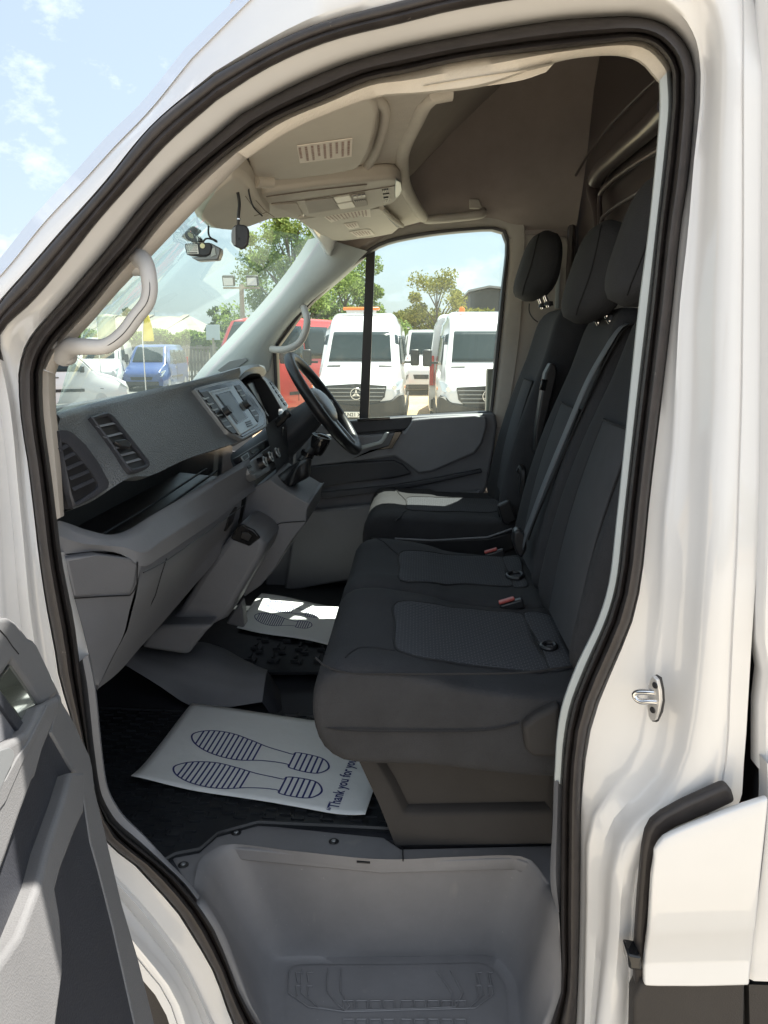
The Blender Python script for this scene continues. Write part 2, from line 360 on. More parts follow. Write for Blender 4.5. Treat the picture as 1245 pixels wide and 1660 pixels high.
body=loft('body_side',rows,'white',van,cu=True,ang=60)
body['label']='glossy white door frame and side panel'
# inner door seal with two ridges
def sealrows(S,T,prof):
    return [ring_mix(S,T,t,o) for t,o in prof]
seal=loft('door_seal',sealrows(B_,C_,[(-.02,.03),(0,.012),(.06,-.008),(.16,-.016),(.27,-.012),(.31,.006),(.36,.006),(.42,-.020),(.55,-.030),(.75,-.030),(.9,-.018),(1.0,.0),(1.01,.02)]),'seal',van,cu=True,ang=80)
# outer frame seal following the upper edge
def strip(Sa,Ta,i0,i1,prof,offs):
    s0=sum(SEGN[:i0]); s1=sum(SEGN[:i1])
    return [ring_mix(Sa,Ta,t,[(a+o,b+o) for a,b in offs])[s0:s1] for t,o in prof]
fs_rows=strip(D_,E_,1,3,[(-.03,.01),(0,-.004),(.10,-.022),(.35,-.028),(.5,-.020),(.62,-.024),(.85,-.026),(1.0,-.012),(1.03,.004)],oE)
loft('frame_seal',fs_rows,'seal',van,ang=80)
# pillar trims -------------------------------------------------------------
def seg(l,n,off): return [PS(p.x,p.y,off) for p in spl([V((*q,0)) for q in l],n)]
a_in=[(66,597),(75,579.5),(91.6,553),(144.6,495),(193,435),(226,398),(270.5,341),(331,281),(381,240)]
a_out=[(90,607),(99,583),(112,563),(150,521),(190,475),(220,443),(262,398),(332,325),(401,256)]
mid=lambda a,b,k:[(p[0]+(q[0]-p[0])*k,p[1]+(q[1]-p[1])*k) for p,q in zip(a,b)]
loft('front_pillar_trim',[seg(mid(a_in,a_out,-.1),40,.04),seg(a_in,40,.018),seg(mid(a_in,a_out,.3),40,.012),seg(mid(a_in,a_out,.75),40,.022),seg(mid(a_in,a_out,.97),40,.045),seg(a_out,40,.06),seg(a_out,40,.11)],'trim',van,ang=70)
l_in=[(66,598),(69,649),(73.5,700),(82,760),(92,842)]; l_out=[(90,607),(91.5,671),(95,700),(99,760),(104,836)]
loft('lower_pillar_trim',[seg(mid(l_in,l_out,-.1),20,.04),seg(l_in,20,.018),seg(mid(l_in,l_out,.5),20,.02),seg(l_out,20,.045),seg(l_out,20,.14)],'trim',van,ang=70)
# small sill of white metal under the dash end, dark kick trim, B pillar pale trim
g_in=[(97,895),(110,960),(120.5,1013),(128,1076)]; g_out=[(104,895),(115,950),(130,1005),(144,1062)]
loft('hinge_pillar_skin',[seg(g_in,12,.03),seg(g_out,12,.05),seg(g_out,12,.2)],'white',van)
k_in=[(127,1074),(132,1107),(146,1228),(156,1289),(161,1302),(181,1336),(222,1370),(262,1403),(296,1434),(318,1463)]
k_out=[(144,1060),(155,1112),(164,1200),(172,1262),(178,1284),(198,1318),(234,1354),(270,1393),(303,1427),(324,1452)]
loft('kick_trim',[seg(mid(k_in,k_out,-.15),50,.04),seg(k_in,50,.014),seg(mid(k_in,k_out,.4),50,.004),seg(mid(k_in,k_out,.9),50,.010),seg(k_out,50,.02),seg(k_out,50,.07)],'lower',van,ang=60)
b_in=[(1086,112),(1089.6,171),(1084,230),(1077,295),(1067,380),(1055,496),(1041,611),(1030.5,700),(1015.6,832.5),(1002,948.5),(986,1005),(953,1081),(929.5,1141),(918,1197),(914,1240),(912,1274)]
b_out=[(1068,132),(1069,171),(1066,220),(1059,295),(1050,380),(1035,496),(1022,620),(1014,700),(999,842.5),(986,948.5),(967.6,1008),(933,1081),(909.6,1147),(902,1197),(899.6,1240),(898,1264)]
loft('rear_pillar_trim',[seg(mid(b_in,b_out,-.15),60,.04),seg(b_in,60,.016),seg(mid(b_in,b_out,.3),60,.006),seg(mid(b_in,b_out,.9),60,.010),seg(b_out,60,.02),seg(b_out,60,.09)],'bpillar',van,ang=60)
d_in=[(912,1272),(910,1330),(909,1400),(909,1482)]; d_out=[(898,1262),(896,1330),(893,1442),(904,1476)]
loft('rear_kick_trim',[seg(d_in,14,.016),seg(mid(d_in,d_out,.5),14,.004),seg(d_out,14,.014),seg(d_out,14,.08)],'lower',van,ang=60)
# near roof rail trim
r_in=[(379,242),(451,193),(531.5,159),(600,129.5),(650,120.5),(755,98),(911,78),(1030,66),(1056,72.5),(1082,98.5),(1088,116)]
r_out=[(401,257),(470,213),(545,180),(612,158),(690,152),(780,141),(919,97),(1010,92),(1040,104),(1058,124),(1069,136)]
loft('roof_rail_trim',[seg(mid(r_in,r_out,-.1),60,.04),seg(r_in,60,.018),seg(mid(r_in,r_out,.3),60,.01),seg(mid(r_in,r_out,.9),60,.02),seg(r_out,60,.035),seg(r_out,60,.12)],'head',van,ang=60)
# grab recess in the rail
rec_a=[(686,139),(760,126),(850,112),(900,101)]; rec_b=[(700,150),(760,143),(846,130),(885,117)]
loft('rail_grab_pocket',[seg(rec_a,16,.012),seg(mid(rec_a,rec_b,.25),16,.03),seg(rec_b,16,.035),seg(rec_b,16,.06)],'visor',van)
# near grab handle (on the pillar)
def lerp2(a,b,t): return (a[0]+(b[0]-a[0])*t,a[1]+(b[1]-a[1])*t)
hc=[(100,578,.030),(113,564,.015),(140,562,-.015),(172,561,-.02),(198,543,-.02),(222,512,-.02),(238,491,-.02),(243,470,-.02),(241,448,-.018),(237,430,-.01),(226,419,.02),(216,430,.045)]
hp=[PS(a,b,o) for a,b,o in hc]; hp=spl(hp,44)
hr=[.0100+.0055*abs(2*i/43-1)**3 for i in range(44)]
vs,fs=tubeg(hp,hr,14)
gh=mesh('grab_handle',vs,fs,'handle',van); gh['label']='pale grab handle on the near windscreen pillar'
sl=[p+(CAM-p).normalized()*.0101 for p in hp[6:39]]
tube('handle_seam',sl,.0006,'black',gh,n=5)
for (c,nm) in ((PS(104,571,.03),'mounting_foot'),(PS(226,425,.035),'mounting_foot')):
    v,f=boxg(c,(.03,.032,.036)); mesh(nm,v,f,'handle',gh,bevel=.012,bseg=4)
# striker ----------------------------------------------------------------
st=[]
spl_=plane3(PS(1062,1094,-.05),PS(1066,1168,-.05),PS(1034,1130,-.022))
pp=[PP(a,b,spl_,.004) for a,b in [(1063,1094),(1070,1100),(1074,1118),(1075,1135),(1072,1152),(1067,1166),(1060,1166),(1056,1158),(1054,1140),(1056,1112),(1059,1100)]]
n_=spl_[1]
stk=mesh('door_striker',*prismg(pp,n_*.006),'striker',body,bevel=.001)
gk=[PP(a,b,spl_,.001) for a,b in [(1065,1093),(1073,1098),(1077,1117),(1078,1136),(1075,1154),(1068,1169),(1061,1168),(1056,1158),(1055,1110)]]
mesh('striker_gasket',*prismg(gk,n_*.004),'black',body)
lp=[PP(1062,1123,spl_,.008),PP(1050,1122,spl_,.012)+V((0,0,0)),PP(1036,1122,spl_,.016),PP(1029,1125,spl_,.018),PP(1031,1132,spl_,.018),PP(1039,1137,spl_,.017),PP(1052,1137,spl_,.013),PP(1066,1138,spl_,.008)]
tube('striker_loop',spl(lp,30),.0042,'chrome',body,n=10)
for q in [(1062,1111),(1058,1151)]:
    c=PP(*q,spl_,.0106); tube('striker_screw',[c,c+n_*.0012],[.0045,.004],'black',body,n=14)
# stamped ribs on hinge pillar jamb: shallow recess pads
# lower quarter panel with black gasket, cladding, sliding door ------------
def poly(l,off): return [PS(a,b,off) for a,b in l]
qp=[(1239.5,1286),(1210,1588),(1206,1592),(1044,1592),(1040,1588),(1040,1560),(1047,1508),(1052,1440),(1056,1390),(1060,1372),(1070,1354),(1100,1338),(1150,1318),(1200,1300),(1236,1283)]
qrows=[[(1239.5,1286),(1190,1303),(1150,1318),(1100,1338),(1070,1354),(1060,1372)],[(1238,1310),(1190,1330),(1150,1345),(1100,1362),(1072,1372),(1057,1388)],[(1228,1400),(1190,1402),(1150,1404),(1100,1408),(1070,1410),(1053,1412)],
 [(1219,1490),(1180,1491),(1140,1492),(1100,1493),(1065,1494),(1048,1495)],[(1217,1500),(1178,1501),(1138,1502),(1098,1503),(1062,1504),(1047,1505)],[(1213,1542),(1175,1543),(1135,1544),(1095,1545),(1060,1546),(1041,1547)],[(1212,1552),(1174,1553),(1134,1554),(1094,1555),(1058,1556),(1040,1557)],[(1209,1590),(1172,1591),(1132,1592),(1090,1592),(1058,1592),(1041,1591)]]
qo=[-.125,-.127,-.128,-.127,-.124,-.113,-.113,-.121]
qg=[[PS(a,b,o) for a,b in r] for r,o in zip(qrows,qo)]
qg=[spl(r,16) for r in qg]
q=loft('quarter_panel',qg,'white',van,solid=.012,soff=-1 if False else 1,bevel=.003,ang=30)
gsk=[(1030,1600),(1031,1540),(1037,1450),(1043,1385),(1049,1354),(1058,1337),(1075,1323),(1110,1304),(1170,1277),(1180,1274),(1188,1284),(1193,1301),(1150,1321),(1096,1343),(1075,1356),(1066,1374),(1060,1400),(1054,1470),(1048,1520),(1045,1600)]
prism('panel_gasket',poly(gsk,-.112),(.018,0,0),'seal',van,bevel=.005,bseg=3)
prism('panel_latch',poly([(1018,1548),(1040,1552),(1041,1574),(1020,1572)],-.128),(.03,0,0),'gloss',van,bevel=.003)
cl=[(1041,1594),(1208,1594),(1206,1720),(1026,1720),(1028,1620)]
prism('lower_cladding',poly(cl,-.122),(.03,0,0),'blackdoor',van,bevel=.004)
# dark shut line behind, then sliding door to the rear
prism('shut_line',[PS(1241,1270,-.10),PS(1250,1290,-.10),PS(1250,1400,-.10),PS(1232,1500,-.10),PS(1218,1590,-.10),PS(1222,1740,-.10),PS(1204,1740,-.10),PS(1206,1590,-.10),PS(1212,1500,-.10),PS(1232,1340,-.10)],(.03,0,0),'black',van)
edge_px=[(1243,-260),(1242,0),(1241,300),(1240,600),(1238,800),(1233,950),(1232,1050),(1240,1085),(1238,1105),(1234,1140),(1233,1250)]
lo_px=[(1246,1240),(1247,1300),(1236,1420),(1222,1520),(1215,1590)]
e=[PS(p.x,p.y,-.096) for p in spl([V((*q,0)) for q in edge_px],30)]
def back(p,dy,dx=0): return V((p.x+dx,p.y-dy,p.z))
slide=loft('sliding_door',[[p+V((.03,.0,0)) for p in e],[p+V((.006,0,0)) for p in e],[back(p,.006,-.002) for p in e],[back(p,.03,-.004) for p in e],[back(p,1.3,-.004) for p in e]],'white',van)
e2=[PS(p.x,p.y,-.118) for p in spl([V((*q,0)) for q in lo_px],14)]
loft('sliding_door_lower',[[p+V((.03,0,0)) for p in e2],[p+V((.004,0,0)) for p in e2],[back(p,.006) for p in e2],[back(p,1.3) for p in e2]],'white',van)
e3=[PS(1214,1596,-.116),PS(1218,1760,-.116)]
loft('sliding_door_cladding',[[p+V((.03,0,0)) for p in e3],e3,[back(p,1.3) for p in e3]],'blackdoor',van)
box('rear_side_panel',(-.085,-3.2,1.35),(.03,3.3,2.0),'white',van)
# outer roof, far side, bonnet, underbody
rf=[]
for y,zt,xa in [(.30,1.93,.16),(.22,2.13,.14),(.17,2.34,.10),(.13,2.42,.06),(.02,2.50,.03),(-.15,2.56,.03),(-.4,2.61,.03),(-1.5,2.64,.03),(-4.9,2.64,.03)]:  # front rows raised so the unseen roof shades the door and pillar
    rf.append([V((x,y,zt+.05*(1-((x-.92)/.95)**2))) for x in [xa,xa+.08,.4,.7,.92,1.2,1.5,1.76-xa*.3,1.84-xa*.3]])
loft('roof_panel',rf,'white',van,solid=.02)
box('upper_side',(.16,-2.75,2.36),(.03,4.4,.52),'white',van,rot=Matrix.Rotation(R(8),3,'Y'))
box('far_side',(1.93,-2.9,1.45),(.05,4.7,2.4),'white',van)
box('rear_doors',(.93,-5.0,1.5),(1.9,.05,2.2),'white',van)
box('underbody',(.95,-1.6,.30),(1.85,6.4,.22),'black',van)
bon=[]
for y,zt,hw in [(.80,1.36,.92),(1.2,1.26,.92),(1.6,1.10,.88),(1.85,.85,.82),(1.9,.3,.8)]:
    bon.append([V((.93+hw*s,y,zt-(.05*abs(s)**3))) for s in (-1,-.8,-.4,0,.4,.8,1)])
bn=loft('bonnet',bon,'white',van,solid=.02,sub=1)
for x,s in ((-.02,1),(1.88,-1)):
    prism('front_wing',[V((x,.66,.35)),V((x,.62,1.38)),V((x,.80,1.36)),V((x,1.3,1.2)),V((x,1.75,1.0)),V((x,1.88,.5)),V((x,1.6,.35)),V((x,1.5,.6)),V((x,1.2,.72)),V((x,.95,.6)),V((x,.88,.35))],(.03*s,0,0),'white',van)
for (x,y) in ((.08,1.2),(1.8,1.2),(.08,-3.9),(1.8,-3.9)):
    vs,fs=tubeg([V((x-.11,y,.09)),V((x-.08,y,.09)),V((x+.08,y,.09)),V((x+.11,y,.09))],[.28,.34,.34,.28],28)
    wv=mesh('wheel',vs,fs,'tyre',van); vs,fs=tubeg([V((x-.115,y,.09)),V((x+.115,y,.09))],.2,20); mesh('wheel_rim',vs,fs,'rim',wv)
# dark arch liner seen below the sill on the left
prism('arch_liner',poly([(228,1556),(262,1605),(292,1665),(310,1730),(230,1760),(190,1600)],-.06),(.02,0,0),'blackdoor',van)

prism('added_sun_block',[V((.085,.225,2.10)),V((.085,.14,2.27)),V((.085,-.10,2.5)),V((.085,-.10,2.32))],(.02,0,0),'white',van)  # unseen plate added to keep sun off the pillar top
# ================================================================== glass, far pillar, driver door, linings
wn=[PX(94,655,.08),PX(128,546,.10),PX(180,486,.11),PX(246,411,.12),PX(318,338,.14),PX(372,281,.15)]
wf=[PX(318,640,1.72),PX(332,610,1.72),PX(400,535,1.72),PX(450,480,1.72),PX(500,415,1.72),PX(519,385,1.72)]
a=spl(wn,12); b=spl(wf,12)
wr=[]
for k in range(15):
    t=k/14; bulge=.16*math.sin(math.pi*t)
    wr.append([p.lerp(q,t)+V((0,bulge,0)) for p,q in zip(a,b)])
wr=[[r[0]+V((0,.12,-.12))]+r for r in wr]
loft('windscreen',wr,'wsglass',van)
# far windscreen pillar
pa=[(312,640),(332,610),(400,535),(450,480),(500,415),(519,384)]
pb=[(440,600),(447,562),(470,527),(505,490),(550,452),(598,408)]
m_=lambda l,X,n=16: spl([PX(a,b,X) for a,b in l],n)
far_p=loft('far_pillar_trim',[[p+V((.06,.05,0)) for p in m_(pa,1.74)],m_(pa,1.73),m_(mid(pa,pb,.3),1.69),m_(mid(pa,pb,.7),1.69),m_(mid(pa,pb,.95),1.72),m_(pb,1.74),[p+V((.06,0,0)) for p in m_(pb,1.74)]],'bpillar',van,ang=80)
far_p['label']='grey windscreen pillar on the driver side'
g2=[PX(441,566,1.70),PX(452,567,1.66),PX(470,565,1.64),PX(485,556,1.64),PX(494,540,1.64),PX(498,522,1.65),PX(495,507,1.68),PX(492,498,1.71)]
gh2=mesh('grab_handle',*tubeg(spl(g2,24),.0125,10),'handle',van); gh2['label']='grey grab handle on the far windscreen pillar'
prism('speaker_cover',[PX(a,b,1.685) for a,b in [(352,600),(372,585),(398,580),(402,584),(386,596),(362,606)]],(.01,0,0),'frame',far_p,bevel=.002)
# driver door: frame around the window
W1=[(447,566),(462,545),(500,495),(545,452),(589,415),(620,396),(680,382),(760,373),(805,372),(818,378),(822,392),(815,470),(805,570),(795,668)]
Wb=[(795,668),(740,671.5),(650,677),(580,683),(452,690)]
hole=spl([PX(a,b,1.74) for a,b in W1],44)[:-1]+spl([PX(a,b,1.74) for a,b in Wb],14,lin=True)
def scale_from(c,pts,sy,sz,dx=0): return [V((p.x+dx,c.y+(p.y-c.y)*sy,c.z+(p.z-c.z)*sz)) for p in pts]
cc=V((1.74,.06,1.70))
ddoor=empty('driver_door',(1.74,.06,1.40),parent=None); ddoor.parent=van
def inn(o,p): o.parent=p; o.matrix_parent_inverse=p.matrix_world.inverted() if p.matrix_world else Matrix(); return o
ddoor.location=(0,0,0)
def offr(pts,c,d,dx=0):
    out=[]
    for p in pts:
        v=V((0,p.y-c.y,p.z-c.z)); l=v.length; out.append(V((p.x+dx,p.y,p.z))+v*(d/l))
    return out
N_=len(hole)
loft('window_seal',[offr(hole,cc,-.004,.04),offr(hole,cc,-.006,.0),offr(hole,cc,-.003,-.008),offr(hole,cc,.006,-.010),offr(hole,cc,.010,-.002),offr(hole,cc,.010,.02)],'black',ddoor,cu=True)
fr=loft('window_frame',[offr(hole,cc,.009,.02),offr(hole,cc,.010,-.004),offr(hole,cc,.03,-.014),offr(hole,cc,.07,-.016),offr(hole,cc,.075,.0),offr(hole,cc,.078,.06)],'trim',ddoor,cu=True,ang=70)
gl=[offr(hole,cc,.003,.035)]
gl_c=cen(gl[0]); 
mesh('window_glass',gl[0],[tuple(range(N_))],'dglass',ddoor,smooth=False)
prism('window_divider',[PX(a,b,1.755) for a,b in [(594,405),(608,404),(597,684),(582,684)]],(.02,0,0),'black',ddoor,bevel=.002)
def plate(name,l,X,th,m,parent=None,bevel=.004,**k): return prism(name,[PX(a,b,X) for a,b in l],(th,0,0),m,parent,bevel=bevel,bseg=3,**k)
plate('door_card',[(430,693),(565,684),(660,676),(740,672),(803,670),(806,690),(800,735),(790,790),(770,830),(700,900),(600,930),(430,960)],1.70,.05,'lower',ddoor,.01)
plate('door_top_roll',[(560,683),(668,675),(668,692),(655,697),(590,702),(560,703)],1.675,.03,'dashdark',ddoor,.006)
plate('upper_panel',[(668,680),(700,677),(770,673),(788,676),(790,690),(782,718),(770,735),(700,765),(678,768),(662,755),(640,740),(560,750),(500,757),(500,705),(600,705),(655,700)],1.672,.03,'mid',ddoor,.008)
plate('armrest_pocket',[(500,757),(560,751),(638,746),(652,752),(668,768),(640,775),(560,784),(500,795)],1.668,.02,'dashdark',ddoor,.006)
plate('pull_recess',[(585,738),(630,722),(640,700),(652,700),(636,727),(600,731)],1.662,.02,'gloss',ddoor,.003)
plate('door_pull',[(571,736),(577,736.5),(584,730),(619,720),(627,709.5),(631,701),(624,701),(618,712),(613,716),(582,724)],1.652,.02,'bpillar',ddoor,.004)
plate('window_switch_panel',[(579,679),(632,676),(632,680),(579,684)],1.665,.02,'gloss',ddoor,.002)
plate('door_bin',[(480,830),(560,822),(640,815),(780,795),(770,840),(700,900),(600,935),(460,960)],1.655,.03,'lower',ddoor,.01)
plate('card_swage',[(500,800),(640,786),(700,776),(780,760),(782,766),(700,784),(640,795),(500,812)],1.66,.02,'dashdark',ddoor,.004)
# far B pillar panel behind the driver head
plate('far_rear_pillar',[(822,384),(835,380),(870,378),(920,382),(926,396),(924,420),(920,545),(880,640),(835,760),(800,800),(788,800),(808,668),(816,560),(826,440)],1.73,.08,'trim',van,.015)
plate('belt_anchor_cover',[(884,380),(902,380),(902,390),(884,390)],1.722,.01,'mid',van,.003)
plate('belt_slide',[(902,432),(909,432),(906,500),(900,500)],1.722,.01,'bpillar',van,.002)
# side lining above driver door rising to the high roof
top=[(560,430),(598,404),(650,378),(720,366),(800,362),(832,372),(890,372),(932,374)]
def farline(l,X,n=26): return spl([PX(a,b,X) for a,b in l],n)
t0=farline(top,1.745)
lin=[t0]
lin.append([V((p.x-.03,p.y,p.z+.02)) for p in t0])
for dx,dz in ((-.055,.10),(-.075,.2),(-.13,.36),(-.25,.5),(-.45,.58),(-.8,.60),(-1.2,.58),(-1.42,.50),(-1.52,.40)):
    k=min(1,dz/.5)
    lin.append([V((1.745+dx,(p.y*(1-k)+(.5-1.05*(i/25))*k) ,max(p.z*(1-k)+2.08*k,0)+dz*1.0 if True else 0)) for i,p in enumerate(t0)])
lin=[[p+V((0,-.06 if j==len(lin)-99 else 0,0)) for p in r] for j,r in enumerate(lin)]
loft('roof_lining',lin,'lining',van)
# front wall of high roof (over the header shelf)
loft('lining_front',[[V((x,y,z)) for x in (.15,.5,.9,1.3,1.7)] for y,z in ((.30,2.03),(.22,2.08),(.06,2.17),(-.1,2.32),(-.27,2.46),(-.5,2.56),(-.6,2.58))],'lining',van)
# driver side grip bar under lining
v=spl([PX(690,356,1.70),PX(700,356,1.66),PX(770,349,1.66),PX(781,347,1.66),PX(782,342,1.70)],16)
tube('overhead_grip',v,[.014]*16,'visor',van,n=10)
plate('coat_hook',[(761,322),(777,323),(782,338),(761,338)],1.68,.015,'visor',van,.004)
# bulkhead with pressed ribs
bk=[]
for z in (.75,1.2,1.7,2.0,2.3,2.66): bk.append([V((x,-.53,z)) for x in (.0,.4,.8,1.2,1.5,1.78)])
bulk=loft('bulkhead',bk,'bulk',van); bulk['label']='dark brown steel bulkhead behind the seats'
def rib(l,r,nm='bulkhead_rib'):
    p=[PY(a,b,-.50) for a,b in l]; return tube(nm,spl(p,24),r,'bulk',bulk,n=14)
rib([(1085,172),(1060,199),(1010,243),(972,280),(966,292)],.024)
rib([(962,290),(962,310),(966,328),(969,350),(969,400)],[.022-.0006*i for i in range(24)])
rib([(1070,240),(1020,272),(985,300),(972,318),(972,345),(973,400)],.007)
rib([(1075,290),(1035,312),(985,345),(975,358),(974,400)],.006)
rib([(1075,118),(1040,150),(985,208),(960,240),(930,290)],.004)
tube('bulkhead_edge',[V((1.70,-.515,2.55)),V((1.72,-.51,2.3)),V((1.735,-.505,2.1)),V((1.73,-.505,1.5))],.014,'bulk',bulk)
# ================================================================== dashboard
dash=empty('dashboard',(0,0,0),parent=van)
n=60
crest=curve3([(93,672,.08),(115,665,.14),(137,658,.22),(170,649,.3),(245,631,.5),(318,616,.72),(358,605,.9),(389,596,1.03)],n)
ftop=curve3([(94,690,.07),(120,684,.14),(146,676,.22),(185,664,.3),(255,648,.5),(318,630,.72),(355,621,.88),(387,614,1.03)],n)
fbot=curve3([(118,825,.08),(150,812,.14),(208,775,.21),(243,771,.3),(305,743,.5),(387,716,.74),(413,702,.9),(434,691,1.03)],n)
fmid=[a.lerp(b,.5)+V((0,-.0035,.001)) for a,b in zip(ftop,fbot)]
fq1=[a.lerp(b,.2)+V((0,-.002,.001)) for a,b in zip(ftop,fbot)]
fq2=[a.lerp(b,.85)+V((0,-.003,.0)) for a,b in zip(ftop,fbot)]
back_=[p+V((0,.36,-.12)) for p in crest]
loft('dash_top',[back_,[p+V((0,.03,-.006)) for p in crest],crest,[a.lerp(b,.5)+V((0,-.004,.002)) for a,b in zip(crest,ftop)],ftop,fq1,fmid,fq2,fbot,[p+V((0,.02,-.008)) for p in fbot],[p+V((0,.10,-.0)) for p in fbot]],'dash',dash,ang=75)
# near end cap of the dash
e0=[back_[0],crest[0],ftop[0],fmid[0],fbot[0],fbot[0]+V((0,.1,0))]
loft('dash_end_cap',[e0,[p+V((.0,.35,-.02)) for p in e0]],'dashdark',dash)
# open shelf: tray under the face
rim_=curve3([(100,845,.08),(116,850,.10),(135,857,.12),(169,866,.15),(186,866,.18),(205,860,.22),(250,833,.34),(300,804,.5),(345,777,.66),(390,750,.85),(402,742,.92)],n)
r1=curve3([(88,847,.05),(107,856,.08),(128,865,.09),(163,874,.12),(190,876,.16),(214,870,.20),(255,844,.33),(305,813,.49),(350,784,.65),(397,757,.85),(408,752,.93)],n)
r2=curve3([(89,866,.045),(107,873,.06),(128,880,.08),(165,884,.11),(200,887,.16),(231,896,.2),(265,875,.3),(303,851,.43),(350,823,.65),(392,797,.86),(414,785,1.0)],n)
r3=curve3([(93,901,.055),(107,898,.065),(128,896,.09),(165,893,.12),(198,899,.16),(229,918,.2),(262,902,.3),(300,877,.43),(350,843,.65),(395,808,.86),(422,789,1.03)],n)
loft('shelf_lip',[[p+V((0,.01,-.03)) for p in rim_],rim_,[a.lerp(b,.3)+V((0,0,.0015)) for a,b in zip(rim_,r1)],r1,[a.lerp(b,.12) for a,b in zip(r1,r2)],[a.lerp(b,.9) for a,b in zip(r1,r2)],r2,[a.lerp(b,.08) for a,b in zip(r2,r3)],[a.lerp(b,.92) for a,b in zip(r2,r3)],r3,[p+V((.02,.012,.0)) for p in r3],[p+V((.04,.04,.0)) for p in r3]],'mid',dash,ang=50)
fl=[V((p.x,max(p.y+.02,0),p.z-.055)) for p in rim_]
loft('storage_tray',[[p+V((0,.004,-.004)) for p in rim_],fl,[V((p.x+.03,.62,1.33)) for p in rim_],[V((p.x+.03,.64,1.45)) for p in rim_]],'black',dash)
for k,(y,z) in enumerate(((.52,1.326),(.55,1.33))):
    tube('tray_rib',[V((.16,y,z)),V((.5,y,z)),V((.95,y,z+.01))],.0025,'dashdark',dash)
# glovebox front and end panel
gt=curve3([(229,917,.205),(262,901,.305),(300,876,.44),(350,842,.66),(392,812,.86)],40)
g1=curve3([(220,968,.205),(250,950,.32),(292,915,.47),(345,868,.68),(388,838,.87)],40)
g2_=curve3([(206,1022,.20),(238,995,.33),(280,955,.50),(335,895,.70),(386,845,.87)],40)
g3=curve3([(184,1064,.17),(215,1040,.33),(262,995,.52),(322,925,.72),(386,850,.88)],40)
gb=curve3([(158,1117,.125),(196,1086,.30),(228,1049,.42),(265,1008,.56),(311,954,.68),(350,908,.78),(386,852,.89)],40)
loft('glove_box',[[p+V((0,.02,.03)) for p in gt],gt,g1,g2_,g3,gb,[p+V((.004,.004,-.004)) for p in gb]],'lower',dash,ang=75)
el=curve3([(100,898,.06),(110,935,.06),(122,973,.07),(143,1050,.09),(156,1117,.122)],24)
er=curve3([(229,917,.20),(221,950,.20),(211,985,.20),(200,1030,.19),(182,1066,.168),(158,1117,.125)],24)
em=[a.lerp(b,.5)+V((-.006,-.004,0)) for a,b in zip(el,er)]
loft('end_panel',[[p+V((.02,.12,0)) for p in el],el,em,er],'lower',dash)
c1=[PX(*q) for q in [(104,905,.052),(160,900,.09),(213,906,.17),(223,913,.19),(221,946,.19),(211,963,.188),(190,966,.16),(121,969,.06)]]
prism('fuse_cover',c1,(.02,.02,0),'lower',dash,bevel=.005,bseg=3)
tube('cover_seam',[PX(223,911,.186),PX(222,946,.186),PX(217,958,.186),PX(211,965,.184),PX(165,967,.115),PX(120,970,.058)],.0012,'black',dash,n=5)
tube('glove_box_seam',[PX(*q) for q in [(270,905,.32),(262,930,.32),(252,965,.34),(235,1000,.345),(220,1030,.34)]],.0010,'black',dash,n=5)
tube('glove_box_top_seam',[p+V((0,-.003,-.012)) for p in gt],.0012,'black',dash,n=5)
prism('glove_box_latch',[PX(*q) for q in [(371,838,.765),(385,822,.80),(378,846,.80),(366,862,.765)]],(.01,.01,0),'black',dash,bevel=.001)
# air vents ------------------------------------------------------------
def vent(nm,outer,inner,slats,pl,knob=None,label=None,fm='dashdark',thick=.004):
    o=[PP(a,b,pl,thick) for a,b in outer]; i=[PP(a,b,pl,thick) for a,b in inner]
    nrm=pl[1]
    K=40
    o=spl(o,K,closed=True,lin=True); i=spl(i,K,closed=True,lin=True)
    fo=loft('vent_frame' if not nm else nm,[[p-nrm*(thick+.004) for p in o],o,[a.lerp(b,.5)+nrm*.002 for a,b in zip(o,i)],i,[p-nrm*(thick+.004) for p in i]],fm,dash,cu=True,ang=50)
    if label: fo['label']=label
    mesh('vent_dark_panel',[p-nrm*(thick-.0012) for p in i],[tuple(range(K))],'black',fo,smooth=False)  # flat black panel stands in for the shade inside the vent
    for (x0,y0),(x1,y1) in slats:
        a=PP(x0,y0,pl,thick+.001); b=PP(x1,y1,pl,thick+.001); d=(b-a).normalized(); cr=nrm.cross(d).normalized()
        if cr.z<0: cr=-cr
        e1=cr*.005-nrm*.003
        prism('vent_slat',[a,b,b+e1,a+e1],-nrm*.0012,'mid' if knob else 'dashdark',fo,bevel=.0005)
    if knob:
        c=[PP(a,b,pl,thick+.006) for a,b in knob]; prism('vent_knob',c,-nrm*.008,'black',fo,bevel=.002)
    return fo
pv=plane3(PX(146,676,.22),PX(208,775,.21),PX(185,664,.30),.006)
vent('air_vent',[(147,676),(160,671),(175,668),(184,673),(215,712),(244,750),(242,757),(228,763),(214,766),(208,761),(178,718)],[(153,680),(166,676),(177,673),(181,677),(210,715),(238,749),(237,753),(226,757),(213,760),(209,756),(180,716)],
 [((160,693),(188,687)),((172,710),(200,703)),((186,728),(212,722)),((196,740),(220,734)),((205,752),(230,745))],pv,[(188,713),(203,711),(214,719),(211,726),(199,724),(187,716)],'angled square air vent on the passenger side of the dash')
pe=plane3(PX(97,700,.085),PX(118,823,.085),PX(170,770,.165),.012)
vent('air_vent',[(95,699),(106,697),(117,701),(138,720),(160,750),(177,782),(175,791),(153,807),(119,824),(112,800),(103,750)],[(97,718),(104,716),(113,722),(132,745),(150,768),(160,785),(158,792),(145,801),(122,816),(115,795),(104,748)],
 [((99,732),(113,724)),((104,747),(124,737)),((110,763),(137,751)),((116,779),(147,766)),((121,796),(155,780))],pe,None,'tall side air vent at the passenger end of the dash','dashdark')
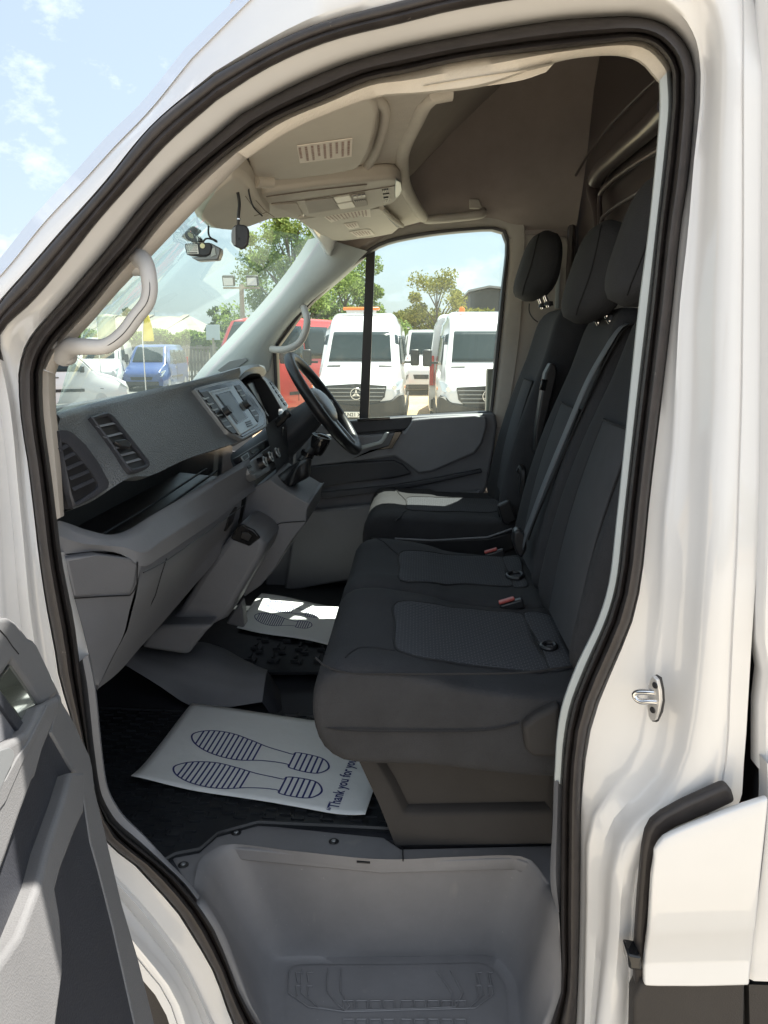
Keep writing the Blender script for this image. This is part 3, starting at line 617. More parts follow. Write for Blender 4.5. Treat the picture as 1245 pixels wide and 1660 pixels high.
# centre stack
pc=plane3(PX(316,629,.72),PX(371,700,.735),PX(387,614,1.03),.008)
def cp(l,o=0): return [PP(a,b,pc,o) for a,b in l]
nc=pc[1]
cs=prism('centre_stack',cp([(316,629),(350,620),(387,613),(392,618),(413,643),(430,669),(433,682),(432,692),(394,713),(371,701),(340,662)],.006),-nc*.03,'frame',dash,bevel=.003,bseg=3)
prism('stack_surround',cp([(321,632),(352,623),(385,617),(389,621),(410,646),(427,671),(429,682),(428,689),(394,708),(373,698),(343,660)],.008),-nc*.006,'gloss',cs,bevel=.001)
hu=prism('head_unit',cp([(339,634),(378,625),(419,688),(391,705)],.012),-nc*.008,'silver',cs,bevel=.002,bseg=2)
prism('screen_bezel',cp([(350,639),(373,633),(403,677),(385,687)],.0135),-nc*.004,'gloss',cs,bevel=.0005)
M['screen']=mat('screen_glass',(.07,.085,.09),.25,spec=.3)
prism('screen',cp([(353,640.5),(371,635.5),(400,676),(386,684)],.0145),-nc*.004,'screen',cs)
for q in [(365,668),(397,657)]:
    c=PP(q[0],q[1],pc,.012); tube('head_unit_knob',[c,c+nc*.014],[.011,.010],'black',cs,n=16)
for k in range(3):
    x0=397+3.0*k*1.7; y0=685+ -2.0*k; prism('preset_button',cp([(398+k*1.5,684+k*3.2),(406+k*1.5,681+k*3.2),(407+k*1.5,683+k*3.2),(399+k*1.5,686+k*3.2)],.0135),-nc*.003,'black',cs)
for k in range(6):
    a_=(343+k*5.4,637.5-k*1.55); prism('preset_button',cp([(a_[0],a_[1]-1.6),(a_[0]+3.6,a_[1]-2.6),(a_[0]+4.4,a_[1]-1.0),(a_[0]+.8,a_[1]+.1)],.0132),-nc*.003,'frame',cs)
def stackvent(outer,slats):
    o=cp(outer,.0095); prism('stack_vent',o,-nc*.003,'black',cs)
    for (x0,y0),(x1,y1) in slats:
        a=PP(x0,y0,pc,.0105); b=PP(x1,y1,pc,.0105); cr=nc.cross(b-a).normalized(); cr=cr if cr.z>0 else -cr
        prism('stack_vent_slat',[a,b,b+cr*.007-nc*.002,a+cr*.007-nc*.002],-nc*.001,'silver',cs)
stackvent([(325,636),(337,634),(384,701),(377,702),(365,692),(340,655)],[((332+i*7.3,648+i*9.0),(340+i*7.2,645+i*9.2)) for i in range(6)])
stackvent([(381,625),(388,623),(420,672),(419,684),(413,678)],[((387+i*5.4,635+i*8),(393+i*5.3,632.5+i*8.2)) for i in range(6)])
# instrument hood and cavity
ho=[PX(*q) for q in [(387,613,1.04),(395,604,1.08),(404,598,1.15),(416,594.5,1.27),(427,596,1.45),(432,604,1.60)]]
hb=[PX(*q) for q in [(330,612,1.0),(345,607,1.05),(362,602.5,1.12),(392,594,1.25),(415,591,1.42),(428,593,1.58)]]
hi=[PX(*q) for q in [(391,616,1.06),(397,611,1.09),(405,606.5,1.15),(414,605,1.27),(422,607,1.42),(425,616,1.55)]]
H=lambda l: spl(l,24)
loft('instrument_hood',[[p+V((0,.15,-.05)) for p in H(hb)],H(hb),[a.lerp(b,.5)+V((0,0,.004)) for a,b in zip(H(hb),H(ho))],H(ho),[p+V((0,.004,-.006)) for p in H(ho)],H(hi),[p+V((0,.12,-.01)) for p in H(hi)]],'dash',dash,ang=60)
cav=[PX(*q) for q in [(391,616,1.06),(414,643,1.06),(431,669,1.06),(433,692,1.06)]]
cav2=[p+V((.5,.10,-.02)) for p in cav]
loft('instrument_recess',[spl(cav,14),spl([p+V((.02,.12,0)) for p in cav],14),spl(cav2,14)],'black',dash)
fcl=[PX(418,622,1.2),PX(452,676,1.2),PX(452,676,1.58),PX(428,616,1.58)]
prism('instrument_cluster',[p+V((0,.03,0)) for p in fcl],(0,.02,0),'black',dash,bevel=.004)
fv=plane3(PX(428.7,609.6,1.62),PX(466,662,1.62),PX(457,661,1.50))
q=prism('far_vent_panel',[PP(a,b,fv,0) for a,b in [(428,610),(439,614.5),(453,635),(468,658),(466,663),(456,673),(457,661),(444.6,641),(430,617)]],(0,.012,0),'frame',dash,bevel=.003)
for k in range(6):
    a_=(438+k*4.4,620+k*6.6); prism('far_vent_slot',[PP(a,b,fv,.003) for a,b in [(a_[0],a_[1]),(a_[0]+3.5,a_[1]-1.5),(a_[0]+6.5,a_[1]+3.5),(a_[0]+3.4,a_[1]+4.5)]],(0,.004,0),'black',dash)
# dark body of the driver side dash
loft('driver_side_dash',[curve3([(430,690,1.08),(433,705,1.08),(440,735,1.08),(448,765,1.08),(440,790,1.08)],20),curve3([(455,672,1.3),(462,700,1.3),(463,735,1.3),(462,770,1.3),(455,800,1.3)],20),curve3([(470,668,1.66),(478,700,1.66),(480,735,1.66),(475,780,1.66),(465,810,1.66)],20)],'dashdark',dash)
# climate panel
pk=plane3(PY(406,761,.425),PY(455,742,.405),PY(442,719,.425))
def kp(l,o=0): return [PP(a,b,pk,o) for a,b in l]
nk=pk[1]
cl_=prism('climate_panel',kp([(398,752),(443,719),(450,723),(455,736),(454,745),(448,757),(415,777),(405,768)],.004),-nk*.02,'frame',dash,bevel=.003,bseg=3)
prism('switch_strip',kp([(387,740),(432,712),(438,716),(441,720),(398,750),(392,748)],.002),-nk*.02,'dashdark',dash,bevel=.002)
prism('clock_display',kp([(406,730.5),(427,717.8),(430.5,725),(410,736)],.004),-nk*.003,'screen',cl_)
prism('hazard_switch',kp([(391,740),(402,733),(405,741),(395,748)],.005),-nk*.003,'silver',cl_,bevel=.001)
prism('hazard_switch_face',kp([(393,740.5),(401,735.5),(403,740.5),(396,746)],.0056),-nk*.003,'black',cl_)
for i,q in enumerate([(421,752),(431,744),(442,737)]):
    c=PP(q[0],q[1],pk,.004)
    kb=mesh('climate_knob',*tubeg([c,c+nk*.004,c+nk*.016,c+nk*.018],[.017,.016,.015,.009],26),'black',cl_)
    kb2=mesh('knob_ring',*tubeg([c+nk*.015,c+nk*.0175],[.0156,.0145],26),'silver',cl_)
    v_,f_=boxg(c+nk*.019,(.003,.003,.022),None); mesh('knob_pointer',v_,f_,'silver',cl_)
for k in range(3):
    prism('climate_button',kp([(400.5+k*5,756+k*7),(406+k*5,752.5+k*7),(409+k*5,757+k*7),(404+k*5,760+k*7)],.006),-nk*.004,'black' if k==0 else 'frame',cl_,bevel=.001)
# gear lever
gl_=empty('gear_lever',(0,0,0),parent=van)
pg=plane3(PX(436,777,1.00),PX(504,810,1.08),PX(500,790,1.2),.0)
gp=[PP(a,b,pg) for a,b in [(434,777),(452,760),(470,768),(496,790),(506,806),(499,815),(474,801)]]
prism('gaiter_surround',gp,-pg[1]*.02,'gloss',gl_,bevel=.003)
tube('gaiter_trim_ring',[PP(a,b,pg,.003) for a,b in [(438,777),(474,799),(497,813),(505,806),(494,792)]],.0022,'chrome',gl_,n=6)
gr=[]
for k,(c,ra,rb) in enumerate([((468,783),.085,.06),((476,770),.062,.045),((484,758),.040,.032),((490,750),.027,.024),((493,744),.018,.018)]):
    p=PX(c[0],c[1],1.09); ringp=[]
    for j in range(36):
        a=2*math.pi*j/36; w_=1+.16*math.sin(a*6+k*1.3)*(1 if k<4 else .2)
        ringp.append(p+V((math.cos(a)*ra*.9*w_,math.sin(a)*rb*w_,math.sin(a)*-.006+(.012*math.sin(a*3+k*2) if k<3 else 0))))
    gr.append(ringp)
loft('gaiter',gr,'black',gl_,cu=True,cap=True,sub=1)
tube('lever_shaft',[PX(490,750,1.10),PX(498,738,1.11),PX(506,728,1.12)],[.017,.015,.012],'black',gl_,n=14)
tube('reverse_collar',[PX(497,739,1.11),PX(500,733,1.11)],.019,'gloss',gl_,n=14)
kn=[]
kc=PX(518,719,1.13); ax=V((0,-.32,1)).normalized(); e1=V((1,0,0)); e2=ax.cross(e1)
for t,r_ in ((-.036,.010),(-.030,.017),(-.012,.023),(.006,.027),(.020,.027),(.027,.023),(.030,.012)):
    kn.append([kc+ax*t+(e1*math.cos(a)*.9+e2*math.sin(a)*1.08)*r_*(1+.08*math.cos(2*a)) for a in [2*math.pi*j/20 for j in range(20)]])
loft('gear_knob',kn,'gloss',gl_,cu=True,cap=True,sub=1)
tube('knob_rim',[kc+ax*.0215+(e1*math.cos(a)*.9+e2*math.sin(a)*1.08)*.0272*(1+.08*math.cos(2*a)) for a in [2*math.pi*j/24 for j in range(24)]],.0012,'silver',gl_,n=6,closed=True)
# console mass: right body, fuse console, foot
plate('centre_console',[(400,800),(418,786),(437,776),(455,790),(498,815),(504,813),(498,826),(496,848),(473,876),(446,922),(423,949),(396,968),(390,950),(385,880)],.98,.30,'lower',van,.012)
tube('console_seam',[PX(a,b,.977) for a,b in [(425,868),(440,855),(455,848),(475,846),(496,845)]],.0012,'black',van,n=5)
plate('power_socket_console',[(388,849),(405,858),(427,872),(431,882),(428,895),(423,908),(405,938),(388,966),(376,988),(367,1003),(346,1013),(320,1013),(261,1016),(290,990),(330,925)],.80,.25,'lower',van,.02)
prism('socket_recess',[PX(a,b,.797) for a,b in [(383,855),(392,850),(412,860),(422,872),(404,886),(378,876),(374,872)]],(.01,0,0),'gloss',van,bevel=.003)
prism('socket_pocket',[PX(a,b,.794) for a,b in [(392,862),(402,864),(408,869),(402,878),(390,872)]],(.01,0,0),'black',van,bevel=.002)
plate('console_foot',[(262,1014),(346,1013),(334,1024),(318,1044),(304,1062),(262,1056),(228,1050),(240,1030)],.74,.22,'lower',van,.012)
plate('console_strut',[(365,1011),(390,975),(393,990),(396,1018),(384,1016)],1.02,.05,'lower',van,.006)
# steering
sw=empty('steering_wheel',(0,0,0),parent=van)
C0=V((1.43,.300,1.474)); U=V((0,.202,.284)).normalized(); Rr=.176; Nn=V((0,-.815,.58)).normalized()
rimp=[C0+U*math.cos(a)*Rr+V((1,0,0))*math.sin(a)*Rr for a in [2*math.pi*i/56 for i in range(56)]]
mesh('wheel_grip',*tubeg(rimp,.0165,14,True),'black',sw)
hub=[]
for t,r_ in ((-.03,.055),(-.01,.075),(.012,.075),(.03,.055),(.036,.02)):
    hub.append([C0+Nn*(t-.015)+U*(math.cos(a)*r_*.95-.005)+V((1,0,0))*math.sin(a)*r_*1.15 for a in [2*math.pi*i/28 for i in range(28)]])
loft('airbag_pad',hub,'frame',sw,cu=True,cap=True,sub=1)
for s in (-1,1):
    a=C0+V((s*.05,0,0))-Nn*.014; b=C0+V((s*(Rr-.008),0,0))-U*.008-Nn*.004
    mesh('wheel_spoke',*tubeg([a,a.lerp(b,.5),b],[.022,.014,.013],10),'dashdark',sw)
    a=C0-U*.05+V((s*.03,0,0))-Nn*.014; b=C0-U*(Rr-.008)+V((s*.045,0,0))-Nn*.002
    mesh('wheel_spoke',*tubeg([a,b],[.014,.010],10),'silver',sw)
col_=[]
for t,r_ in ((.03,.05),(.09,.06),(.2,.075),(.34,.085)):
    col_.append([C0-Nn*t*.9+V((0,.02*t,-.12*t))+U*math.cos(a)*r_*.85+V((1,0,0))*math.sin(a)*r_*1.15 for a in [2*math.pi*i/24 for i in range(24)]])
loft('steering_column',col_,'dashdark',van,cu=True,cap=True)
tube('column_stalk',spl([PX(447,690,1.22),PX(455,681,1.22),PX(463,673,1.22),PX(470,668,1.22)],10),[.010,.011,.011,.012,.012,.012,.010,.012,.013,.010],'black',van)
tube('ignition_key',[PX(458,705,1.25),PX(459,693,1.2)],.002,'silver',van)

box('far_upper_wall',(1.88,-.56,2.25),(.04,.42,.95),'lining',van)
box('far_wall_lower',(1.80,-.42,1.15),(.05,.36,.85),'trim',van)
box('far_wall_mid',(1.86,-.51,1.75),(.05,.36,1.0),'trim',van)
box('bulkhead_side_post',(1.83,-.535,1.7),(.14,.03,1.95),'bulk',van)

box('firewall',(.92,.93,1.2),(1.82,.03,.60),'dashdark',van)

box('dash_light_block',(.92,.78,1.27),(1.62,.22,.30),'black',dash)  # block added inside the hollow dash to stop sun leaking through

prism('recess_dark_fill',[PX(a,b,1.48) for a,b in [(391,617),(424,611),(430,618),(444,641),(456,662),(455,673),(436,691),(431,673),(413,644)]],(.04,0,0),'black',dash,bevel=.003)  # black filler plate, stands in for the darkness inside the instrument recess
# ================================================================== floor, step well, tunnel
FZ=.75
flp=[PZ(130,1120,FZ),PZ(320,1460,FZ)]
fl_=[V((.015,1.15,FZ)),V((.015,.52,FZ)),V((.05,.45,FZ)),V((.17,.40,FZ)),V((.19,.37,FZ)),V((.24,.355,FZ)),V((.26,.30,FZ)),V((.27,.1,FZ)),V((.27,-.3,FZ)),V((.27,-.53,FZ)),V((1.80,-.53,FZ)),V((1.80,1.15,FZ))]
prism('cab_floor',fl_,(0,0,-.03),'dashdark',van)
box('toe_board',(.92,.96,1.0),(1.78,.03,.7),'dashdark',van,rot=Matrix.Rotation(R(12),3,'X'))
box('near_footwell_side',(.012,.85,1.0),(.02,.66,.6),'lower',van)
box('far_footwell_side',(1.78,.6,1.0),(.02,1.2,.55),'dashdark',van)
# step well basin
og=[(480,1790,'X',0),(417,1662,'X',.006),(390,1614,'X',.006),(370,1560,'X',.006),(343,1499,'X',.006),(318,1464,'X',.01),
 (313,1440,'Z',.752),(317,1420,'Z',.758),(324,1394,'Z',.758),(342,1379,'Z',.757),(364,1369,'Z',.757),(480,1380,'Z',.757),(620,1393,'Z',.757),(740,1389,'Z',.757),(835,1387,'Z',.757),(858,1392,'Z',.757),(875,1410,'Z',.755),(890,1432,'Z',.75),(905,1472,'X',.012),(909,1540,'X',.006),(909,1607,'X',.006),(892,1661,'X',.006),(850,1790,'X',0)]
ig=[(560,1800),(450,1700),(443,1655),(440,1630),(440,1600),(441,1585),(443,1575),(446,1567),(450,1560),(457,1554),(466,1552),(530,1551.5),(622,1551),(700,1550),(796,1550),(806,1555),(815,1563),(824,1573),(834,1590),(838,1615),(840,1650),(838,1700),(780,1800)]
def P3(q): return PX(q[0],q[1],q[3]) if q[2]=='X' else PZ(q[0],q[1],q[3])
O_=spl([P3(q) for q in og],90); I_=spl([PZ(a,b,.53) for a,b in ig],90)
def wr_(k,kz):
    return [V((a.x+(b.x-a.x)*k,a.y+(b.y-a.y)*k,a.z+(b.z-a.z)*kz)) for a,b in zip(O_,I_)]
cI=V((.06,.0,.53))
rowsw=[[p+V((0,0,-.02)) for p in O_],[p+V((0,0,-.002)) for p in O_],O_,wr_(.05,.005),wr_(.14,.04),wr_(.22,.13),wr_(.42,.42),wr_(.66,.74),wr_(.82,.91),wr_(.94,.985),I_,inset(I_,cI,.1)]
well=loft('step_well',rowsw,'step',van,ang=80)
prism('step_tread',[V((-.12,.47,.524)),V((-.12,-.33,.524)),V((.26,-.33,.524)),V((.26,.47,.524))],(0,0,.0045),'step',van)
# ledge plate around the well top
lg=[(276,1386),(281,1366),(296,1350),(336,1330),(377,1331),(436,1338),(530,1348),(622,1357),(650,1376),(900,1370),(900,1440)]
lg=[PZ(a,b,.752) for a,b in lg]+[PZ(890,1436,.752),PZ(868,1404,.752),PZ(835,1391,.752),PZ(620,1397,.752),PZ(364,1373,.752),PZ(344,1383,.752),PZ(328,1396,.752),PZ(322,1420,.752),PZ(318,1442,.752),PZ(322,1462,.752)]
prism('step_ledge',lg,(0,0,-.025),'step',van,bevel=.003,bseg=2)
for q in [(383,1350),(541,1364),(297,1402)]:
    c=PZ(*q,.753); sc_=mesh('ledge_screw',*tubeg([c,c+V((0,0,.002))],[.0095,.007],20),'black',van); mesh('screw_head',*tubeg([c+V((0,0,.002)),c+V((0,0,.0035))],[.0045,.003],12),'frame',sc_)
tube('ledge_seam',[PZ(653,1374,.7535),PZ(653.5,1391,.7585),PZ(653.5,1396,.757)],.0012,'black',van,n=5)
prism('drain_slot',[PZ(578,1396.5,.756),PZ(600,1398,.756),PZ(600,1400.5,.756),PZ(578,1399,.756)],(0,0,.002),'black',van)
# raised tread pattern on the step
tp=[]
def seg_t(a,b,w=.0012):
    A=PZ(*a,.5305); B=PZ(*b,.5305); tp.append(tubeg([A,B],w,5))
def chev(y0,dx,dy):
    pts=[(470+dx,1572+dy),(468+dx,1590+dy),(468+dx,1610+dy),(500+dx*.8,1632+dy*1.0),(560,1640+dy),(700,1636+dy),(770-dx*.5,1634+dy),(800-dx*.8,1612+dy),(792-dx,1575+dy)]
    for a,b in zip(pts,pts[1:]): seg_t(a,b)
for dx,dy in ((0,0),(20,0),(62,-2),(84,-2)): chev(0,dx,dy)
for k in range(9):
    for r_ in (0,1):
        x=556+k*22+(6 if k>3 else 0); y=1622+r_*30 
        seg_t((x,y),(x+1,y+12)); seg_t((x,y),(x+17,y)); seg_t((x+17,y),(x+18,y+12))
for k in range(4):
    for s in (0,1):
        x=(480 if s==0 else 790)+(k%2)*(18 if s==0 else -18); y=1576+(k//2)*22; seg_t((x,y),(x+2,y+16)); seg_t((x,y),(x+9,y))
v_,f_=join(tp); mesh('tread_pattern',v_,f_,'step',van)
# tunnel hump
ts=[]
for X in (.60,.72,.80,.92,1.02):
    pass
tn=[[PX(*q) for q in [(203,1078,.80),(255,1110,.78),(307,1143,.77),(350,1148,.755),(425,1138,.75)]],
    [PX(*q) for q in [(215,1063,.82),(262,1085,.80),(312,1105,.785),(360,1118,.775),(428,1115,.77)]],
    [PX(*q) for q in [(225,1052,.86),(275,1059,.85),(325,1070,.83),(375,1083,.82),(431,1094,.81)]],
    [PX(*q) for q in [(240,1045,1.0),(290,1045,.98),(330,1043,.97),(380,1064,.95),(434,1086,.93)]],
    [PX(*q) for q in [(300,1040,1.15),(320,1040,1.15),(345,1042,1.15),(390,1062,1.1),(436,1088,1.05)]]]
T=[spl(r,30) for r in tn]
T=[[a.lerp(b,t) for a,b in zip(T[i],T[i+1])] for i in range(4) for t in (0,.33,.66)]+[T[4]]
loft('transmission_tunnel',T,'lower',van,ang=80)
loft('tunnel_end',[[T[0][-1],T[4][-1],T[8][-1],T[-1][-1]],[p+V((0,-.06,-.10)) for p in (T[0][-1],T[4][-1],T[8][-1],T[-1][-1])]],'dashdark',van)
# ================================================================== rubber mats (things) and paper mats
def treadmat(outl,z,label,cat,lines):
    me_=empty('rubber_mat',(cen(outl).x,cen(outl).y,z)); tag(me_,label,cat,'rubber floor mats')
    def loc(g): return [p-me_.location for p in g[0]],g[1]
    v,f=join([prismg(outl,(0,0,.009))]+lines); mesh('mat_sheet',*loc((v,f)),'mat',me_,smooth=False)
    rim=tubeg([p+V((0,0,.009)) for p in outl],.005,6,True); mesh('mat_lip',*loc(rim),'mat',me_)
    return me_
M['mat']=mat('floor_mat_rubber',(.013,.015,.019),.5,bump=('noise',300,.2,.001),var=.3,vscale=14); specks('mat',120,.69,(.06,.058,.055))
o1=[V((.21,1.0,FZ+.002)),V((.06,.55,FZ+.002)),V((.20,.43,FZ+.002)),V((.215,.39,FZ+.002)),V((.262,.37,FZ+.002)),V((.30,.30,FZ+.002)),V((.295,.15,FZ+.002)),V((.29,.02,FZ+.002)),V((.32,-.05,FZ+.002)),V((.72,-.05,FZ+.002)),V((.74,.5,FZ+.002)),V((.76,1.0,FZ+.002))]
rnd=random.Random(3); ln=[]
for i in range(22):
    for j in range(34):
        x=.10+i*.03+(j%2)*.015; y=.0+j*.028
        if x>.73 or (x<.30 and y<.40) or (x<.22 and y<.46) : continue
        ln.append(boxg((x,y,FZ+.012),(.006,.022,.006)))
        if (i+j)%2: ln.append(boxg((x+.008,y+.012,FZ+.012),(.016,.005,.005)))
treadmat(o1,FZ,'black ribbed rubber mat in the near passenger footwell under the paper sheet','floor mat',ln)
o2=[V((.95,-.05,FZ+.03)),V((.93,.40,FZ+.05)),V((.98,.46,FZ+.05)),V((1.1,.58,FZ+.02)),V((1.12,.95,FZ+.002)),V((1.74,.95,FZ+.002)),V((1.74,-.05,FZ+.002))]
ln=[]
for i in range(4):
    for j in range(7):
        for dx,dy,sx,sy in ((0,0,.03,.006),(0,.02,.006,.022),(.03,.02,.03,.006),(.06,.0,.006,.022)):
            ln.append(boxg((.99+i*.085+dx,.06+j*.065+dy,FZ+.045-.02*max(0,(i-1))/3),(sx,sy,.008)))
o2=[V((p.x,p.y,FZ+.03)) for p in o2]
treadmat(o2,FZ,'black moulded rubber mat at the driver side, half lit','floor mat',ln)
def ribbon(P,w,fn,closed=False):
    vs=[];fs=[];n=len(P)
    for i,p in enumerate(P):
        a=P[i-1] if (i>0 or closed) else P[i]; b=P[(i+1)%n] if (i<n-1 or closed) else P[i]
        d=(b-a); d=V((d.x,d.y)).normalized(); nn=V((-d.y,d.x))
        vs.append(fn(p.x+nn.x*w/2,p.y+nn.y*w/2)); vs.append(fn(p.x-nn.x*w/2,p.y-nn.y*w/2))
    for i in range(n if closed else n-1):
        j=(i+1)%n; fs.append((2*i,2*i+1,2*j+1,2*j))
    return vs,fs
# sheet drawn in its own (u,v) coordinates: u along the feet (toe=0, heel=1 side), v across

def footprint(u0,v0,s,sv,dv=0,sx=1):
    out=[(0,0),(.02,.030),(.07,.052),(.14,.060),(.20,.054),(.26,.036),(.32,.026),(.36,.026),(.362,.036),(.42,.040),(.46,.032),(.485,0),(.46,-.034),(.42,-.040),(.362,-.036),(.36,-.026),(.32,-.028),(.26,-.034),(.20,-.046),(.12,-.054),(.05,-.040),(.012,-.018)]
    P=spl([V((u0+a*s,v0+b*sv+dv*a,0)) for a,b in out],110,closed=True)
    g=[('loop',P)]
    def span(u,du):
        vs_=[]
        for i in range(len(P)):
            a=P[i];b=P[(i+1)%len(P)]
            if (a.x-u)*(b.x-u)<=0 and a.x!=b.x: vs_.append(a.y+(b.y-a.y)*(u-a.x)/(b.x-a.x))
        return (min(vs_),max(vs_)) if len(vs_)>1 else None
    us=[.03+i*.0175 for i in range(13)]+[.362]+[.382+i*.0185 for i in range(5)]
    for u in us:
        q=span(u0+u*s,0)
        if q: g.append(('line',[V((u0+u*s,q[0],0)),V((u0+u*s,q[1],0))]))
    return g
def make_paper(fn,label,group,nu,nv,feet,text=None):
    e=empty('paper_mat',fn(.5,.5)); tag(e,label,'paper mat',group)
    loft('paper_sheet',[[fn(i/nu,j/nv)-e.location for i in range(nu+1)] for j in range(nv+1)],'paper',e,solid=.0008)
    fo=lambda u,v:fn(u,v,.0016)-e.location
    for ft in feet:
        g=[]
        for k,P in footprint(*ft):
            if k=='line': P=[P[0].lerp(P[1],t/8) for t in range(9)]
            g.append(ribbon(P,.0085 if k=='loop' else .0080,fo,closed=(k=='loop')))
        v,f=join(g); mesh('shoe_print',v,f,'ink',e,smooth=False)
    if text:
        v,f=textmesh(text[0],text[1],0,bold=True)
        vv=[fn(text[2]-p.y*text[5],text[3]-p.x*text[4],.0018)-e.location for p in v]
        mesh('printed_words',vv,f,'ink',e,smooth=False)
    return e
def sheet(cs,lift):
    A,B,Cc,D=cs
    def fn(u,v,h=0):
        p=A*(1-u)*(1-v)+B*(1-u)*v+Cc*u*v+D*u*(1-v)
        return p+V((0,0,lift(u,v)+h))
    return fn
hz_=FZ+.020
pcs=[PZ(311,1140,hz_),PZ(213,1267,hz_),PZ(592,1326,hz_),PZ(640,1184,hz_)]
l1=lambda u,v: .0016*math.sin(u*8+v*3)+.0012*math.sin(v*9-u*4)+.012*max(0,(v-.75)/.25)**2*math.exp(-((u-.0)/.2)**2)-.0+.010*max(0,(u-.85)/.15)**2*v
make_paper(sheet(pcs,l1),'white paper mat with blue shoe prints and printed thanks on the near passenger mat','paper foot mats printed with shoe soles',26,20,[(.135,.80-.0,1.36,2.35,.05),(.115,.42,1.38,2.35,.34)],('\u201cThank you for your custom\u201d',.064,.885,.985,1.05,1.0))
hz2=FZ+.056
pc2=[PZ(424,962,hz2),PZ(384,1016,hz2),PZ(545,1046,hz2),PZ(566,987,hz2)]
l2=lambda u,v: .003*math.sin(u*7+v*3)+.004*math.sin(v*5)
make_paper(sheet(pc2,l2),'sunlit white paper mat with blue shoe prints in the driver footwell','paper foot mats printed with shoe soles',22,16,[(.10,.66,1.25,2.2,.0),(.14,.30,1.25,2.2,.15)])
# ================================================================== seats
def cushion(nm,x0,x1,parent,zt=1.155,yf=.168,yb=-.30,zb=.985,label=None,bl=(.012,.012),nround=.03,m='fabric',dr=1.0):
    prof=[(yb,zt-.045*dr),(yb+.10,zt-.040*dr),(yb+.22,zt-.028*dr),(-.02,zt-.012*dr),(.04,zt-.002),(.085,zt+.003),(yf-.036,zt-.002),(yf-.010,zt-.024),(yf,zt-.065),(yf-.004,zt-.11),(yf-.016,zb+.030),(yf-.045,zb+.006),(yf-.10,zb),(0,zb),(yb,zb)]
    P=spl([V((0,a,b)) for a,b in prof],60,closed=True)
    c=V((0,-.05,(zt+zb)/2)); rows=[]
    xs=[(0,.62),(.002,.80),(.008,.92),(.020,.985),(.04,1),(.07,1),(.10,1)]
    W=x1-x0
    st=[(x0+a*nround/.03 if a<.04 else x0+a,k) for a,k in xs]+[(x0+W*.4,1),(x0+W*.6,1)]+[(x1-(a*nround/.03 if a<.04 else a),k) for a,k in xs[::-1]]
    for x,k in st:
        r=[]
        d=min(x-x0,x1-x)
        for p in P:
            y=c.y+(p.y-c.y)*(1-(1-k)*.20); z=c.z+(p.z-c.z)*(1-(1-k)*.62)
            top=max(0,min(1,(p.z-(zt-.06))/.05))
            bol=math.exp(-((d-.055)/.035)**2)*(bl[0] if x-x0<x1-x else bl[1])*top*(1 if p.y>-.05 else .45)
            dip=-.008*math.exp(-((d-.15)/.06)**2)*top if W>.3 else 0
            r.append(V((x,y,z+bol+dip)))
        rows.append(r)
    o=loft(nm,rows,m,parent,cu=True,cap=True,ang=80)
    if label: o['label']=label
    return o,lambda x,y:(zt+ (0.003 if y>.05 else .003-(.05-y)*.13))
from mathutils.bvhtree import BVHTree
def bvh_of(o):
    me=o.data; return BVHTree.FromPolygons([v.co.copy() for v in me.vertices],[tuple(p.vertices) for p in me.polygons])
def topz(tree,x,y,dflt):
    h=tree.ray_cast(V((x,y,2.0)),V((0,0,-1))); return h[0].z if h[0] is not None else dflt
def conf(tree,p,h=0,d=1.15): return V((p.x,p.y,topz(tree,p.x,p.y,d)+h))
def mk_insert(nm,l,z,parent,tree,h=.004,m='insert'):
    pts=[PZ(a,b,z) for a,b in l]
    for _ in range(4): pts=[PZ(a,b,topz(tree,p.x,p.y,z)+h*.6) for (a,b),p in zip(l,pts)]
    pts=spl(pts,64,closed=True); c=cen(pts)
    rows=[]
    for k,hh in ((0,-.004),(.0,.0005),(.03,h*.7),(.08,h),(.2,h),(.35,h),(.5,h),(.65,h),(.8,h),(.92,h),(1.0,h)):
        rows.append([conf(tree,q,hh,z) for q in inset(pts,c,k)])
    o=loft(nm,rows,m,parent,cu=True,ang=80)
    tube('insert_seam',[conf(tree,q,.0008,z) for q in inset(pts,c,.004)],.0024,'seam',parent,n=6,closed=True)
    return o
# stitched insert cloth
m=mat('seat_insert_cloth',(.042,.046,.058),.9,spec=.3); t=m.node_tree; b=t.nodes['Principled BSDF']
tc=t.nodes.new('ShaderNodeTexCoord'); bk=t.nodes.new('ShaderNodeTexBrick'); bk.inputs['Scale'].default_value=1; bk.offset=.5
bk.inputs['Brick Width'].default_value=.012; bk.inputs['Row Height'].default_value=.0065; bk.inputs['Mortar Size'].default_value=.0009; bk.inputs['Mortar Smooth'].default_value=.4
bk.inputs['Color1'].default_value=(.040,.042,.049,1); bk.inputs['Color2'].default_value=(.035,.037,.043,1); bk.inputs['Mortar'].default_value=(.085,.088,.098,1)
mpp=t.nodes.new('ShaderNodeMapping'); mpp.inputs['Rotation'].default_value=(0,0,R(90))
t.links.new(tc.outputs['Object'],mpp.inputs[0]); t.links.new(mpp.outputs[0],bk.inputs['Vector']); t.links.new(bk.outputs['Color'],b.inputs['Base Color'])
bp=t.nodes.new('ShaderNodeBump'); bp.inputs['Strength'].default_value=.5; bp.inputs['Distance'].default_value=.001; t.links.new(bk.outputs['Fac'],bp.inputs['Height']); t.links.new(bp.outputs[0],b.inputs['Normal'])
M['insert']=m
m2=mat('backrest_insert_cloth',(.050,.052,.057),.9,spec=.3,bump=('noise',700,.5,.0012),var=.12,vscale=20); M['binsert']=m2
